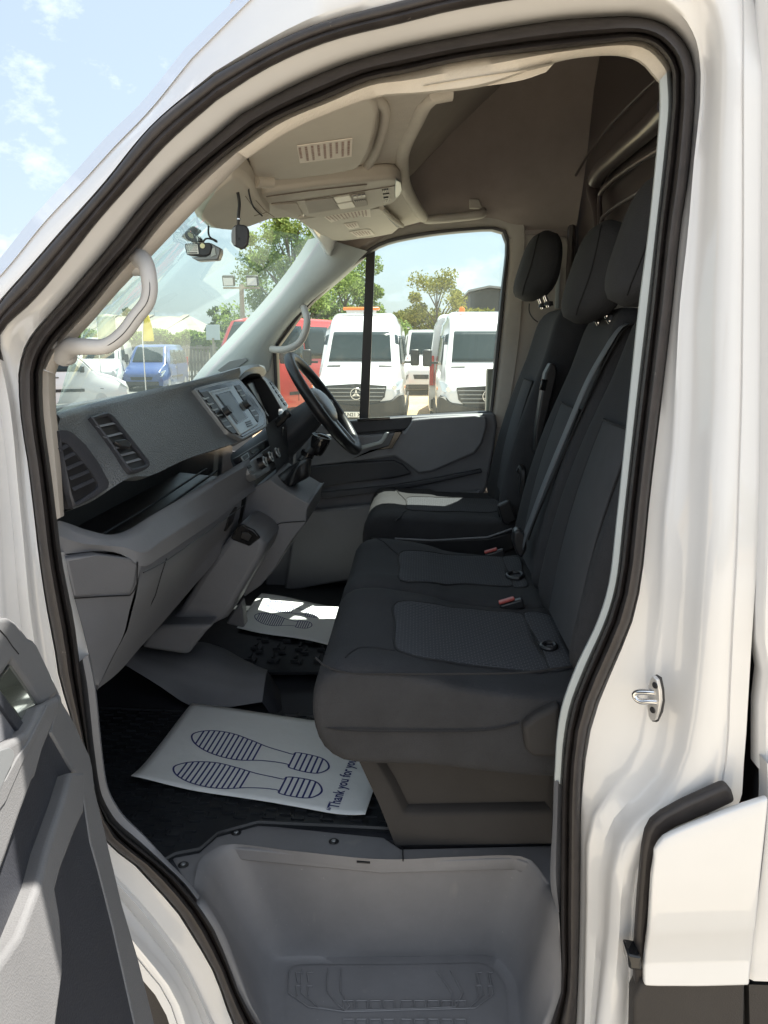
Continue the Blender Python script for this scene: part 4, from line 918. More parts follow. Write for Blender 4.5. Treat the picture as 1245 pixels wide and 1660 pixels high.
def backrest(nm,x0,x1,parent,bot,top,th=.12,shoulder=.75,lean_pts=None,label=None,bol=.03,m='fabric',side_m=None):
    """bot/top: (Y,Z) of the front face at the bottom and the top"""
    rows=[]; xc=(x0+x1)/2; hw=(x1-x0)/2
    N=18
    for i in range(N+1):
        t=i/N
        y=bot[0]+(top[0]-bot[0])*t+.018*math.sin(math.pi*min(1,t*1.3)); z=bot[1]+(top[1]-bot[1])*t
        wv=1.0 if t<.5 else 1-(1-shoulder)*((t-.5)/.5)**1.6
        if t<.08: wv*=.94+.06*t/.08
        endk=1.0
        if t>.93: endk=math.sqrt(max(.02,1-((t-.93)/.07)**2))
        if t<.05: endk=math.sqrt(max(.1,1-((.05-t)/.05)**2))
        w_=hw*wv*(.86+.14*endk); d=th*(1-.35*t)*endk
        bb=bol*(1-.75*t)*endk
        r=[]
        for s in [-.55,-.85,-1,-1,-.93,-.78,-.62,-.45,-.2,0,.2,.45,.62,.78,.93,1,1,.85,.55,0]:
            r.append(s)
        fr=[]; 
        yo=[-d,-d,-d*.8,-d*.25,bb*.7,bb,bb*.6,.004,0,0,0,.004,bb*.6,bb,bb*.7,-d*.25,-d*.8,-d,-d,-d]
        tilt=(top[0]-bot[0])/(top[1]-bot[1])
        for s,q in zip(r,yo): fr.append(V((xc+s*w_,y+q-d*.0-(th-d)*.5*(1 if q<=-d*.2 else .3),z-q*tilt*.5)))
        rows.append(fr)
    o=loft(nm,rows,m,parent,cu=True,cap=True,sub=1)
    if label: o['label']=label
    return o
def backins(nm,x0,x1,z0,z1,parent,bot,top):
    g=[];
    rows=[]
    for i in range(9):
        t0=(z0+(z1-z0)*i/8-bot[1])/(top[1]-bot[1]); y=bot[0]+(top[0]-bot[0])*t0+.018*math.sin(math.pi*min(1,t0*1.3))+.006
        z=bot[1]+(top[1]-bot[1])*t0; k=1-.10*(i/8)
        xc=(x0+x1)/2; hw=(x1-x0)/2*k
        rows.append([V((xc-hw,y-.02,z)),V((xc-hw,y-.002,z)),V((xc-hw*.9,y+.003,z)),V((xc,y+.004,z)),V((xc+hw*.9,y+.003,z)),V((xc+hw,y-.002,z)),V((xc+hw,y-.02,z))])
    loft(nm,rows,'binsert',parent,ang=80)
    for j in (1,5): tube('backrest_seam',[r[j]+V((0,.002,0)) for r in rows],.0020,'seam',parent,n=6)
    tube('backrest_seam',[p+V((0,.002,.0)) for p in rows[-1][1:6]],.0020,'seam',parent,n=6)
def headrest(parent,xc,yc,z0,z1,w=.27,d=.10,tilt=-.2,posts=True,label=None,pz=None):
    rows=[]; N=14
    for i in range(N+1):
        t=i/N; k=max(.02,1-abs(2*t-1)**3.4)**(1/2.6)
        wv=w/2*(.78+.22*math.sin(math.pi*min(1,t*.9+.12)))*k; dv=d/2*(1.0-.30*t)*k
        z=z0+(z1-z0)*t; y=yc+tilt*(z-(z0+z1)/2)
        r=[]
        for j in range(28):
            a=2*math.pi*j/28; ca,sa=math.cos(a),math.sin(a)
            ex=.72
            x=math.copysign(abs(ca)**ex,ca)*wv; yy=math.copysign(abs(sa)**ex,sa)*dv
            if yy>0: yy*=1.05
            yy-= .035*(abs(x)/(w/2))**2.2*(1 if yy>0 else .6)
            r.append(V((xc+x,y+yy,z)))
        rows.append(r)
    h=loft('headrest',rows,'fabric',parent,cu=True,cap=True,ang=89)
    if label: h['label']=label
    # piping seam where front face meets side
    for s in (-1,1):
        pt=[V((r[4 if s>0 else 10].x,r[4 if s>0 else 10].y+.001,r[0].z)) for r in rows[1:-1]]
        tube('headrest_seam',pt,.0016,'seam',parent,n=5)
    if posts:
        for s in (-1,1):
            a=V((xc+s*.055,yc+tilt*(z0-(z0+z1)/2)-.030,z0+.03)); b_=V((a.x,a.y-.02,(pz or z0-.07)))
            tube('headrest_post',[a,b_],.0065,'chrome',parent,n=12)
            tube('post_collar',[b_+V((0,0,.004)),b_+V((0,0,.016))],[.014,.012],'black',parent,n=14)
# --- passenger bench
ben=empty('passenger_bench_seat',(0,0,0),parent=van)
cn,_=cushion('seat_cushion',.125,.546,ben,bl=(.004,.007),m='fabric',label='near cushion of the double passenger seat')
cm,_=cushion('seat_cushion',.551,.965,ben,bl=(.007,.008),m='fabric',label='middle cushion of the double passenger seat')
# near insert & middle insert & rear strips
tn_=bvh_of(cn); tm_=bvh_of(cm)
mk_insert('cushion_insert',[(642,975),(700,977),(760,986),(800,990),(844,993),(866,1040),(889,1088),(850,1088),(800,1082),(740,1075),(690,1067),(650,1056),(640,1046),(640,1010)],1.156,ben,tn_)
mk_insert('cushion_insert',[(652,893),(700,893),(760,900),(812,902),(822,930),(832,949),(798,949),(750,946),(700,944),(655,943),(647,938),(647,920)],1.157,ben,tm_,h=.003)
for l,tr in (([(851,992),(872,992),(896,1000),(912,1040),(928,1080),(910,1086),(894,1088),(884,1066),(872,1040)],tn_),([(817,902),(838,902),(847,928),(852,951),(835,952),(831,944),(826,930)],tm_)):
    mk_insert('cushion_rear_strip',l,1.14,ben,tr,h=.003)
# piping from the front corner over the near bolster, and low side seam
S3=lambda l: spl([PX(*q) for q in l],24)
tube('cushion_seam',S3([(512,1066,.150),(525,1078,.134),(560,1090,.128),(640,1092,.126),(760,1092,.126),(850,1090,.13),(925,1080,.15)]),.0018,'seam',ben,n=5)
tube('cushion_seam',S3([(522,1178,.127),(560,1184,.121),(680,1186,.121),(800,1183,.121),(842,1172,.122)]),.0014,'seam',ben,n=5)
tube('cushion_seam',[conf(tn_,p,.0006) for p in spl([PZ(560,1075,1.15),PZ(570,1062,1.155),PZ(585,1052,1.157),PZ(610,1047,1.161),PZ(640,1048,1.160)],20)],.0018,'seam',ben,n=5)
tube('cushion_seam',[conf(tn_,p,.0006) for p in spl([PZ(642,976,1.16),PZ(641,990,1.16)],6)],.0024,'seam',ben,n=5)
tube('cushion_seam',[conf(tm_,p,.0006) for p in spl([PZ(650,895,1.16),PZ(632,882,1.165),PZ(612,873,1.165)],12)],.0018,'seam',ben,n=5)
side=[(509,1075),(507,1120),(512,1165),(528,1200),(560,1228),(600,1236),(840,1236),(843,1180),(870,1150),(905,1140),(928,1082),(800,1092),(640,1094),(560,1090)]
# base
bs=[PX(a,b,.25) for a,b in [(580,1232),(612,1300),(640,1371),(895,1368),(900,1232)]]
rc=[PX(a,b,.25) for a,b in [(612,1234),(634,1270),(657,1316),(895,1312),(900,1234)]]
def rs5(l,n=8):
    out=[]
    for i in range(5):
        a=l[i];b=l[(i+1)%5]
        for k in range(n): out.append(a.lerp(b,k/n))
    return out
B5,R5=rs5(bs),rs5(rc)
base=loft('seat_base',[[p+V((.66,-.0,0)) for p in B5],B5,[a.lerp(b,.8) for a,b in zip(B5,R5)],[p+V((.016,0,.010)) for p in R5],[p+V((.018,.0,.02)) for p in inset(R5,cen(R5),.9)]],'basecov',ben,cu=True,ang=30,bevel=0) if False else None
M['basecov']=mat('seat_base_plastic',(.036,.034,.034),.65,spec=.22,bump=('noise',260,.35,.001),var=.1,vscale=10)
base=loft('seat_base',[[p+V((.66,-.0,0)) for p in B5],[p+V((.008,-.002,0)) for p in B5],[p.lerp(cen(B5),.01) for p in B5],[a.lerp(b,.82) for a,b in zip(B5,R5)],[a.lerp(b,.95)+V((.004,0,0)) for a,b in zip(B5,R5)],[p+V((.020,0,0)) for p in inset(R5,cen(R5),.06)],[p+V((.022,.0,0)) for p in inset(R5,cen(R5),1.0)]],'basecov',ben,cu=True,cap=False,ang=60)
box('base_core',(.62,-.13,.86),(.62,.30,.21),'basecov',ben)
hg=[PX(a,b,.105) for a,b in [(847,1178),(870,1160),(908,1143),(908,1230),(864,1229),(852,1216)]]
prism('hinge_cover',hg,(.05,0,0),'basecov',ben,bevel=.008,bseg=3)
nb=((-.262,1.12),(-.405,1.735)); mb=((-.262,1.12),(-.405,1.735))
backrest('backrest',.115,.545,ben,*nb,label='near backrest of the double passenger seat')
backrest('backrest',.550,.965,ben,*mb,label='middle backrest of the double passenger seat')
backins('backrest_insert',.215,.445,1.15,1.52,ben,*nb)
backins('backrest_insert',.64,.875,1.15,1.52,ben,*mb)
headrest(ben,.335,-.375,1.715,1.925,w=.26,d=.115,label='near passenger headrest',pz=1.69)
headrest(ben,.755,-.378,1.700,1.912,w=.27,d=.115,label='middle passenger headrest',pz=1.70)
tube('belt_guide_bar',[V((.20,-.44,1.755)),V((.60,-.45,1.755))],.013,'bpillar',ben)
# strap across the middle backrest and its buckle
def strap(nm,path,w,m,parent):
    P=spl([PX(*q) for q in path],40); rows=[]
    for p in P: rows.append([p+V((-w/2,0,0)),p+V((-w/4,.001,0)),p+V((w/4,.001,0)),p+V((w/2,0,0))])
    return loft(nm,rows,m,parent,solid=.0015)
strap('belt_strap',[(1015,524,.60),(1003,532,.60),(985,560,.605),(955,612,.61),(915,705,.62),(880,790,.64),(862,838,.66),(850,870,.68),(846,888,.69)],.042,'belt',ben)
strap('belt_strap',[(1030,524,.60),(1012,532,.585),(994,560,.585),(966,615,.59),(925,708,.60),(888,795,.63),(868,842,.66),(856,875,.69)],.012,'seam',ben)
bkl=prism('belt_tongue',[PX(a,b,.68) for a,b in [(833,862),(842,858),(852,866),(855,890),(846,906),(838,900),(832,880)]],(.04,0,0),'black',ben,bevel=.006,bseg=3)
for q,x in (((818,974),.548),((793,893),.955)):
    c=PX(q[0],q[1],x); d=V((0,-1,.32)).normalized()
    rot=Matrix.Rotation(R(-18),3,'X')
    v_,f_=boxg(c+V((0,-.016,-.010)),(.018,.05,.020),rot); bb=mesh('belt_buckle',v_,f_,'black',ben,bevel=.004,bseg=3)
    v_,f_=boxg(c+V((0,-.004,.001)),(.015,.034,.006),rot); mesh('release_button',v_,f_,'red',bb,bevel=.002)
    v_,f_=boxg(c+V((0,-.004,.0045)),(.011,.028,.003),rot); 
for l,x in (([(878,1034),(885,1029),(896,1030),(902,1036),(894,1040),(884,1038)],.28),([(822,921),(830,917),(842,918),(848,923),(840,928),(828,926)],.70)):
    tube('child_seat_loop',[conf(tn_ if x<.5 else tm_,p,.006) for p in spl([PZ(a,b,1.135) for a,b in l],16,closed=True)],.0045,'black',ben,closed=True)
# --- driver seat
ds=empty('driver_seat',(0,0,0),parent=van)
def shift(o,dx,dy,dz):
    for v in o.data.vertices: v.co+=V((dx,dy,dz))
dc,_=cushion('seat_cushion',1.20,1.66,ds,dr=.25,zt=1.160,yf=.165,yb=-.32,zb=1.045,bl=(.010,.014),m='fabric')
db=((-.262,1.12),(-.395,1.765))
backrest('backrest',1.19,1.655,ds,*db,th=.13,bol=.04,shoulder=.84)
backins('backrest_insert',1.32,1.53,1.2,1.55,ds,*db)
headrest(ds,1.43,-.352,1.785,1.985,w=.27,d=.125,label='driver headrest',pz=1.765)
td_=bvh_of(dc)
mk_insert('cushion_insert',[(662,806),(690,803),(760,804),(800,806),(815,818),(800,830),(740,829),(690,828),(662,826),(659,816)],1.165,ds,td_,h=.002)
for l in ([(660,807),(650,800),(638,795)],[(660,826),(650,835),(640,843)]):
    tube('cushion_seam',[conf(td_,p,.0005,1.16) for p in spl([PZ(a,b,1.165) for a,b in l],12)],.002,'seam',ds,n=5)
box('seat_pedestal',(1.43,-.08,.93),(.40,.42,.26),'dashdark',ds,bevel=.02)
prism('seat_base_trim',[PX(a,b,1.19) for a,b in [(600,872),(690,876),(790,872),(832,862),(835,890),(800,905),(620,900)]],(.03,0,0),'black',ds,bevel=.006)
tube('seat_base_edge',[PX(a,b,1.185) for a,b in [(640,873),(700,876),(790,871),(830,857)]],.003,'mid',ds,n=6)
prism('belt_buckle',[PX(a,b,1.16) for a,b in [(807,820),(826,812),(838,843),(822,852),(815,848)]],(.03,0,0),'black',ds,bevel=.004)
arm=[PX(a,b,1.14) for a,b in [(893,588),(902,592),(904,606),(896,640),(884,690),(872,735),(866,735),(868,700),(876,650),(884,605)]]
prism('folded_armrest',arm,(.05,0,0),'black',ds,bevel=.014,bseg=4)
prism('armrest_latch',[PX(a,b,1.137) for a,b in [(879,614),(888,616),(884,634),(875,632)]],(.01,0,0),'gloss',ds,bevel=.002)
# buckle stalk between driver and middle seat
tube('belt_stalk',spl([PX(842,765,1.12),PX(846,757,1.11),PX(848,768,1.10),PX(846,800,1.1)],12),.010,'black',ds)
tube('seat_wire',spl([PX(858,492,1.5),PX(858,505,1.5),PX(864,516,1.5),PX(872,522,1.5)],14),.002,'black',ds,n=6)
# ================================================================== header, visors, overhead console
def cplane(z0,k=.25): # ceiling plane z = z0 - k*y
    n=V((0,k,1)).normalized(); return (V((0,0,z0)),-n)
cz=cplane(2.045,.20)
def CP(l,o=0): return [PP(a,b,cz,o) for a,b in l]
hd=empty('overhead_header',(0,0,0),parent=van)
near=[(379,242),(451,193),(531,159),(600,129),(650,121),(690,118),(720,116)]
o=[(300,300),(379,236),(451,187),(531,153),(600,124),(650,115),(735,108),(731,147),(712,149),(700,153),(690,162),(672,198),(657,230),(651,252),(652,275),(655,296),(668,325),(686,352),(690,358),(660,366),(600,384),(560,392),(519,388),(511,380),(483,357),(463,353),(439,355),(407,367),(375,374),(339,370),(319,353),(314,342),(300,330)]
prism('header_panel',CP(o,0),-cz[1]*.03,'head',hd,bevel=.008,bseg=3)
# rolled rear edge
tube('header_edge_roll',spl(CP([(731,147),(712,149),(700,153),(690,162),(672,198),(657,230),(651,252),(652,275),(655,296),(668,325),(686,352)],-.006),40),.016,'head',hd,n=12)
# passenger visor in its pocket
vz=[(402,253),(410,247),(457,217),(500,192),(545,170.6),(583,158),(600,158),(612,168),(615,183),(609,215),(600,245),(591,263),(583,272),(575,276),(534,284),(480,291),(439,294),(418,292),(411,286),(407,273)]
tube('visor_pocket_edge',spl(CP([(604,156),(622,172),(624,190),(616,226),(604,256),(592,272),(578,282),(540,292),(480,300),(440,303),(415,301)],.004),50),.009,'head',hd,n=10)
vis=prism('sun_visor',CP(vz,.030),-cz[1]*.022,'visor',hd,bevel=.009,bseg=4); vis['label']='raised passenger sun visor with a warning sticker'
tube('visor_hinge',CP([(414,293),(426,294),(440,294)],.034),.012,'visor',hd,n=12)
lb=prism('warning_label',CP([(481,237),(571.5,224.5),(570,254),(486,265)],.0318),-cz[1]*.0012,'label',vis,smooth=False)
def lblines(quad,n,off,parent,rows=5,ink='labelink',nm='label_writing',dens=.72):
    A,B,Cc,D=CP(quad,off); g=[]; rr=random.Random(5)
    for i in range(n):
        u0=(i+.22)/n; u1=(i+.22+.5/1)/n-.0
        v=.1
        lim=.9 if i%3 else .7
        while v<lim:
            dv=rr.uniform(.02,.05)
            P=lambda u,v_: A*(1-u)*(1-v_)+B*u*(1-v_)+Cc*u*v_+D*(1-u)*v_
            g.append(([P(u0,v),P(u1-.1/n,v),P(u1-.1/n,v+dv),P(u0,v+dv)],[(0,1,2,3)]))
            v+=dv+rr.uniform(.008,.02)
    v_,f_=join(g); return mesh(nm,v_,f_,ink,parent,smooth=False)
lblines([(481,237),(571.5,224.5),(570,254),(486,265)],9,.0334,lb)
# driver visor
dv_=[(483,357),(520,350),(598,339),(619,338),(632,350),(652,366),(637,379),(600,386),(545,391),(519,381),(500,370)]
vd=prism('sun_visor',CP(dv_,.012),-cz[1]*.012,'visor',hd,bevel=.006,bseg=3); vd['label']='raised driver sun visor'
tube('driver_visor_edge',CP([(619,337),(632,350),(652,366)],.016),.007,'head',hd,n=8)
for q in ([(521,349),(572,340),(580,339),(600,337.5),(601,352),(580,350),(562,352),(537,361)],[(557,363),(578,360),(583,369),(566,372)],[(566,376),(590,372),(600,372),(608,381),(596,383),(580,385)]):
    lb2=prism('warning_label',CP(q[:4] if len(q)==4 else q,.0138),-cz[1]*.001,'label',vd,smooth=False)
lblines([(524,350),(596,339),(597,351),(538,360)],12,.0158,vd)
lblines([(569,376),(598,373),(603,380),(580,384)],6,.0158,vd)
lblines([(559,364),(577,361),(581,368),(567,371)],4,.0158,vd)
# roof console: long pod running fore and aft
po=[(415,320),(430,312),(500,303),(560,296),(600,293),(630,290),(645,291),(652,296),(653,310),(648,322),(636,331),(600,340),(560,346),(520,354),(494,352),(470,338),(440,332),(425,330)]
pod=prism('roof_console',CP(po,.034),-cz[1]*.034,'visor',hd,bevel=.010,bseg=4); pod['label']='beige roof console with switches and a slatted speaker'
prism('console_slot',CP([(433,320),(500,310),(592,300),(593,305),(500,316),(436,327)],.036),-cz[1]*.003,'head',pod,bevel=.001)
tube('console_seam',CP([(432,319),(500,309.5),(595,299)],.0355),.0012,'groove',pod,n=5)
tube('console_seam',CP([(440,330),(496,324),(560,314),(640,301)],.0355),.0010,'groove',pod,n=5)
prism('spectacle_case',CP([(438,333),(482,330),(492,350),(468,346)],.037),-cz[1]*.004,'head',pod,bevel=.002)
prism('lamp_lens',CP([(494,327),(540,322),(551,339),(500,347)],.037),-cz[1]*.003,'trim',pod,bevel=.002)
prism('map_lamp',CP([(541,323),(566,319),(571,329),(549,334)],.0385),-cz[1]*.004,'lamp',pod,bevel=.002) if 'lamp' in M else None
M['lamp']=mat('lamp_plastic',(.62,.60,.54),.3)
prism('map_lamp',CP([(541,322),(567,317),(571,325),(546,330)],.0385),-cz[1]*.004,'lamp',pod,bevel=.002)
prism('map_lamp',CP([(546,332),(571,327),(576,336),(552,340)],.0385),-cz[1]*.004,'lamp',pod,bevel=.002)
prism('switch_panel',CP([(569,318),(592,315),(597,333),(577,337)],.0385),-cz[1]*.004,'trim',pod,bevel=.002)
for k in range(3): prism('lamp_switch',CP([(573+k*7,319-k*1),(578+k*7,318.2-k*1),(579+k*7,321-k),(574+k*7,322-k)],.0405),-cz[1]*.003,'frame',pod)
for k in range(6): prism('speaker_hole',CP([(575+k*3.2,326.2-k*.45),(576.4+k*3.2,326-k*.45),(576.8+k*3.2,327.2-k*.45),(575.4+k*3.2,327.4-k*.45)],.0405),-cz[1]*.003,'black',pod)
for k in range(4):
    prism('sensor_slot',CP([(619.5+k*2.7,309-k*.4),(621.1+k*2.7,308.8-k*.4),(622.1+k*2.7,313-k*.4),(620.5+k*2.7,313.2-k*.4)],.037),-cz[1]*.003,'black',pod)
    prism('sensor_slot',CP([(622.5+k*2.6,325-k*.8),(624+k*2.6,324.6-k*.8),(624.8+k*2.6,328-k*.8),(623.3+k*2.6,328.4-k*.8)],.037),-cz[1]*.003,'black',pod)
prism('sensor_bracket',CP([(621,316),(631,314.5),(632,322),(622,324),(622,322),(630,320.6),(629.4,316.6),(621.5,318)],.037),-cz[1]*.003,'black',pod)
prism('console_end_lens',CP([(642,292),(650,296),(652,308),(647,318),(641,322),(640,310)],.040),-cz[1]*.006,'silver',pod,bevel=.002)
tube('console_grip_slot',CP([(619,337),(632,352),(645,366)],.010),.006,'dashdark',hd,n=8)
# near-left drop of the header over the windscreen, mirror cover
dr=[(314,342),(330,318),(352,300),(377,283),(398,292),(410,306),(421,330),(430,344),(439,354),(420,362),(407,367),(390,372),(375,374),(355,374),(339,370),(322,356)]
prism('header_corner',[PP(a,b,cplane(1.985,.20),0) for a,b in dr],V((0,0,.05)),'visor',hd,bevel=.014,bseg=4)
for l in ([(415,325),(430,342),(445,352)],[(398,318),(408,332),(424,345)],[(412,350),(434,344)]):
    tube('header_seam',[PP(a,b,cplane(1.98,.20),0) for a,b in l],.0008,'groove',hd,n=5)
# windscreen header frit strip
# ------------------------------------------------------------------ dashcam and hanging receiver (things)
dcx=.80
dcam=empty('dashcam',PX(327,404,dcx)); tag(dcam,'small black dash camera stuck high on the windscreen, white label on its side','camera')
L0=dcam.location
def lp_(l,X): return [PX(a,b,X)-L0 for a,b in l]
prism('camera_body',lp_([(299,394.5),(340,393),(344,399),(340,412),(333,415),(302,413),(300,405)],dcx),(.035,0,0),'dashdark',dcam,bevel=.003,bseg=3)
prism('camera_lens_end',lp_([(340,393),(357,402),(357,410),(353,421),(320,423),(309,417),(333,415.5),(342,410)],dcx+.004),(.03,0,0),'frame',dcam,bevel=.003)
prism('usb_ports',lp_([(344,403),(348,401),(350,413),(341,417),(342,411)],dcx+.001),(.004,0,0),'bpillar',dcam)
prism('barcode_label',lp_([(301.5,397),(320,396.3),(322,411.5),(304,412)],dcx-.0015),(.001,0,0),'plate_w',dcam,smooth=False)
g=[]; rr=random.Random(2)
for (y,h) in ((397.8,1.6),(400.6,.8),(403.0,.9),(405.2,.9)):
    x=303
    while x<318.5: w_=rr.uniform(.8,2.2); g.append((lp_([(x,y),(x+w_,y-.05),(x+w_,y-.05+h),(x,y+h)],dcx-.0022),[(0,1,2,3)])); x+=w_+.5
x=304.5
while x<320: w_=rr.uniform(.4,1.0); g.append((lp_([(x,408.2),(x+w_,408.2),(x+w_,411),(x,411)],dcx-.0022),[(0,1,2,3)])); x+=w_+.6
v_,f_=join(g); mesh('label_writing',v_,f_,'dashdark',dcam,smooth=False)
c=PX(328.3,398.6,dcx-.0015)-L0; M['cream']=mat('cream_sticker',(.75,.72,.45),.5)
mesh('round_sticker',*tubeg([c,c+V((-.001,0,0))],.0055,18),'cream',dcam)
prism('mount_plate',lp_([(297,383),(314,365),(329,374),(322,382),(311,392)],dcx+.02),(.01,.01,0),'black',dcam,bevel=.003)
prism('mount_arm',lp_([(309,393),(312,380),(321,381),(329,392)],dcx+.01),(.02,0,0),'black',dcam,bevel=.002)
tube('camera_cable',[p-L0 for p in spl([PX(338,366,.78),PX(338,378,.78),PX(341,385,.79),PX(350,390,.79),PX(351,392,.8),PX(344,388,.8),PX(334,387,.8),PX(329,392,.8)],30)],.0022,'black',dcam,n=6)
rx=.45
rec=empty('hanging_receiver',PX(388,382,rx)); tag(rec,'black pad shaped receiver hanging on its cable from the header','receiver')
L1=rec.location
pad=[(376,370),(380,365),(386,363),(397,364.5),(402,370),(403,382),(401,396),(396,402),(390,403.5),(379,399),(375,392),(374.5,380)]
prism('receiver_pad',[PX(a,b,rx)-L1 for a,b in pad],(.012,0,0),'dashdark',rec,bevel=.003,bseg=3)
prism('pad_edge',[PX(a,b,rx-.002)-L1 for a,b in [(376,370),(382,366),(382,397),(379,399),(375,392),(374.5,380)]],(.004,0,0),'frame',rec,bevel=.001)
c=PX(387,387,rx-.001)-L1; mesh('pad_button',*tubeg([c,c+V((-.001,0,0))],.0015,10),'black',rec)
tube('receiver_cable',[p-L1 for p in spl([PX(375,287,rx+.03),PX(380,292,rx+.01),PX(385,310,rx),PX(388,330,rx),PX(386.5,350,rx),PX(386,366,rx+.004)],30)],.0030,'black',rec,n=8)
tube('cable_band',[PX(387,354,rx)-L1,PX(387,356,rx)-L1],.0034,'steel',rec,n=8)
tube('second_cable',[p-L1 for p in spl([PX(375,287,rx+.03),PX(392,292,rx+.01),PX(402,302,rx),PX(404,315,rx),PX(410,334,rx),PX(425,350,rx+.03)],30)],.0016,'black',rec,n=6)
# ------------------------------------------------------------------ open passenger door
pd=empty('passenger_door',(0,0,0),parent=van)
ndr=V((.33,-.92,.24)).normalized(); pdr=(V((-.33,.325,1.1)),ndr)
def DP(l,Y): return [PP(a,b,pdr,.3280-Y) for a,b in l]
def dpr(nm,l,Y,d,m,parent=pd,bevel=.006,bseg=3): return prism(nm,DP(l,Y),-ndr*d,'doorcard' if m=='mid' else m,parent,bevel=bevel,bseg=bseg)
sil=[(-120,985),(-20,992),(0,999),(14,999),(25,1006),(45,1031),(53,1035),(60,1043),(75,1075),(97,1122),(101,1138),(118,1166),(145,1224),(150,1243),(154,1280),(173,1360),(198,1466),(223,1550),(251,1660),(275,1760),(285,1830),(-500,1830),(-700,1500),(-500,985)]
dpr('door_shell',sil,0.3340,.10,'white',bevel=.012)
dpr('door_card',[(a-1,b+1) if b<1700 else (a,b) for a,b in sil],0.3280,.012,'mid',bevel=.004)
# rim band
rim=[(98,1124),(101,1138),(118,1166),(145,1224),(150,1243),(154,1280),(173,1360),(198,1466),(223,1550),(251,1660),(275,1760),(240,1760),(219,1660),(183,1500),(160,1410),(147,1365),(140,1320),(132,1262),(117,1246),(83,1186),(90,1150)]
dpr('card_rim',rim,0.3230,.010,'mid',bevel=.003)
# pocket well
dpr('door_pocket',[(83,1188),(113,1250),(101,1297),(76,1373),(63,1428),(31,1512),(0,1560),(-60,1600),(-60,1290),(0,1290),(34,1322),(59,1260),(71,1216)],0.3300,.05,'dashdark',bevel=.002) if False else None
dpr('pocket_back',[(84,1186),(116,1250),(103,1297),(78,1373),(65,1428),(33,1512),(-10,1560),(-120,1600),(-120,1200),(60,1180)],0.3260,.01,'dashdark',bevel=.0005)
# bin front lip
lip=[(116,1251),(139,1251),(137,1318),(124,1346),(100,1410),(91,1445),(99,1490),(103,1545),(103,1584),(93,1660),(85,1760),(-120,1760),(-120,1640),(-20,1585),(33,1512),(65,1428),(78,1373),(103,1297)]
dpr('bin_lip',lip,0.3120,.02,'mid',bevel=.005,bseg=4)
dpr('bin_face',[(116,1300),(139,1290),(147,1365),(160,1410),(183,1500),(215,1650),(240,1760),(60,1760),(60,1500),(80,1400)],0.3245,.01,'dashdark',bevel=.001)
# armrest
arm=[(-120,1250),(0,1211),(47,1184),(58,1165),(68,1142),(74,1140),(98,1127),(96,1150),(83,1186),(71,1216),(59,1260),(55,1264),(34,1322),(13,1386),(-5,1435),(-120,1600)]
dpr('armrest',arm,0.3080,.02,'mid',bevel=.005,bseg=4)
dpr('armrest_swage',[(-20,1290),(10,1262),(28,1228),(45,1205),(78,1141),(81,1144),(60,1190),(50,1212),(36,1240),(10,1300),(-20,1340)],.3065,.004,'mid',bevel=.001)
gk_=[(-30,1228),(0,1216),(15,1211),(22,1216),(24,1224),(20,1240),(10,1260),(0,1285),(-30,1330)]
dpr('grip_cup',gk_,.3062,.004,'frame',bevel=.001)
# shoulder with handle recess
sh=[(-120,985),(0,1001),(13,1001),(24,1008),(44,1033),(52,1037),(59,1045),(74,1077),(96,1123),(75,1142),(68,1141),(50,1112),(21,1070),(8,1090),(0,1100),(-120,1180)]
dpr('door_shoulder',sh,0.3180,.012,'mid',bevel=.005,bseg=4)
tube('shoulder_seam',DP([(-20,1010),(0,1022),(10,1033),(20,1048),(30,1060)],.3178),.0008,'seam',pd,n=5)
M['handlepane']=mat('gloss_handle_plate',(.10,.11,.09),.08,coat=1)
dpr('handle_plate',[(-40,1140),(0,1101),(21,1072),(67,1141),(47,1181),(0,1118),(-30,1160)],0.3220,.006,'handlepane',bevel=.001)
dpr('handle_edge',[(-30,1150),(0,1118),(45,1181),(35,1191),(0,1142),(-30,1170)],0.3195,.008,'dashdark',bevel=.001)
dpr('handle_recess',[(-60,1140),(0,1142),(35,1191),(0,1204),(-60,1230)],0.3225,.006,'lower',bevel=.001)
# outer part of the door beyond the picture: window frame
for l in ([V((-.55,.42,1.38)),V((-.60,.42,1.75)),V((-.95,.42,1.98)),V((-1.25,.42,1.98)),V((-1.28,.42,1.38))],):
    tube('window_frame',l,.03,'black',pd)
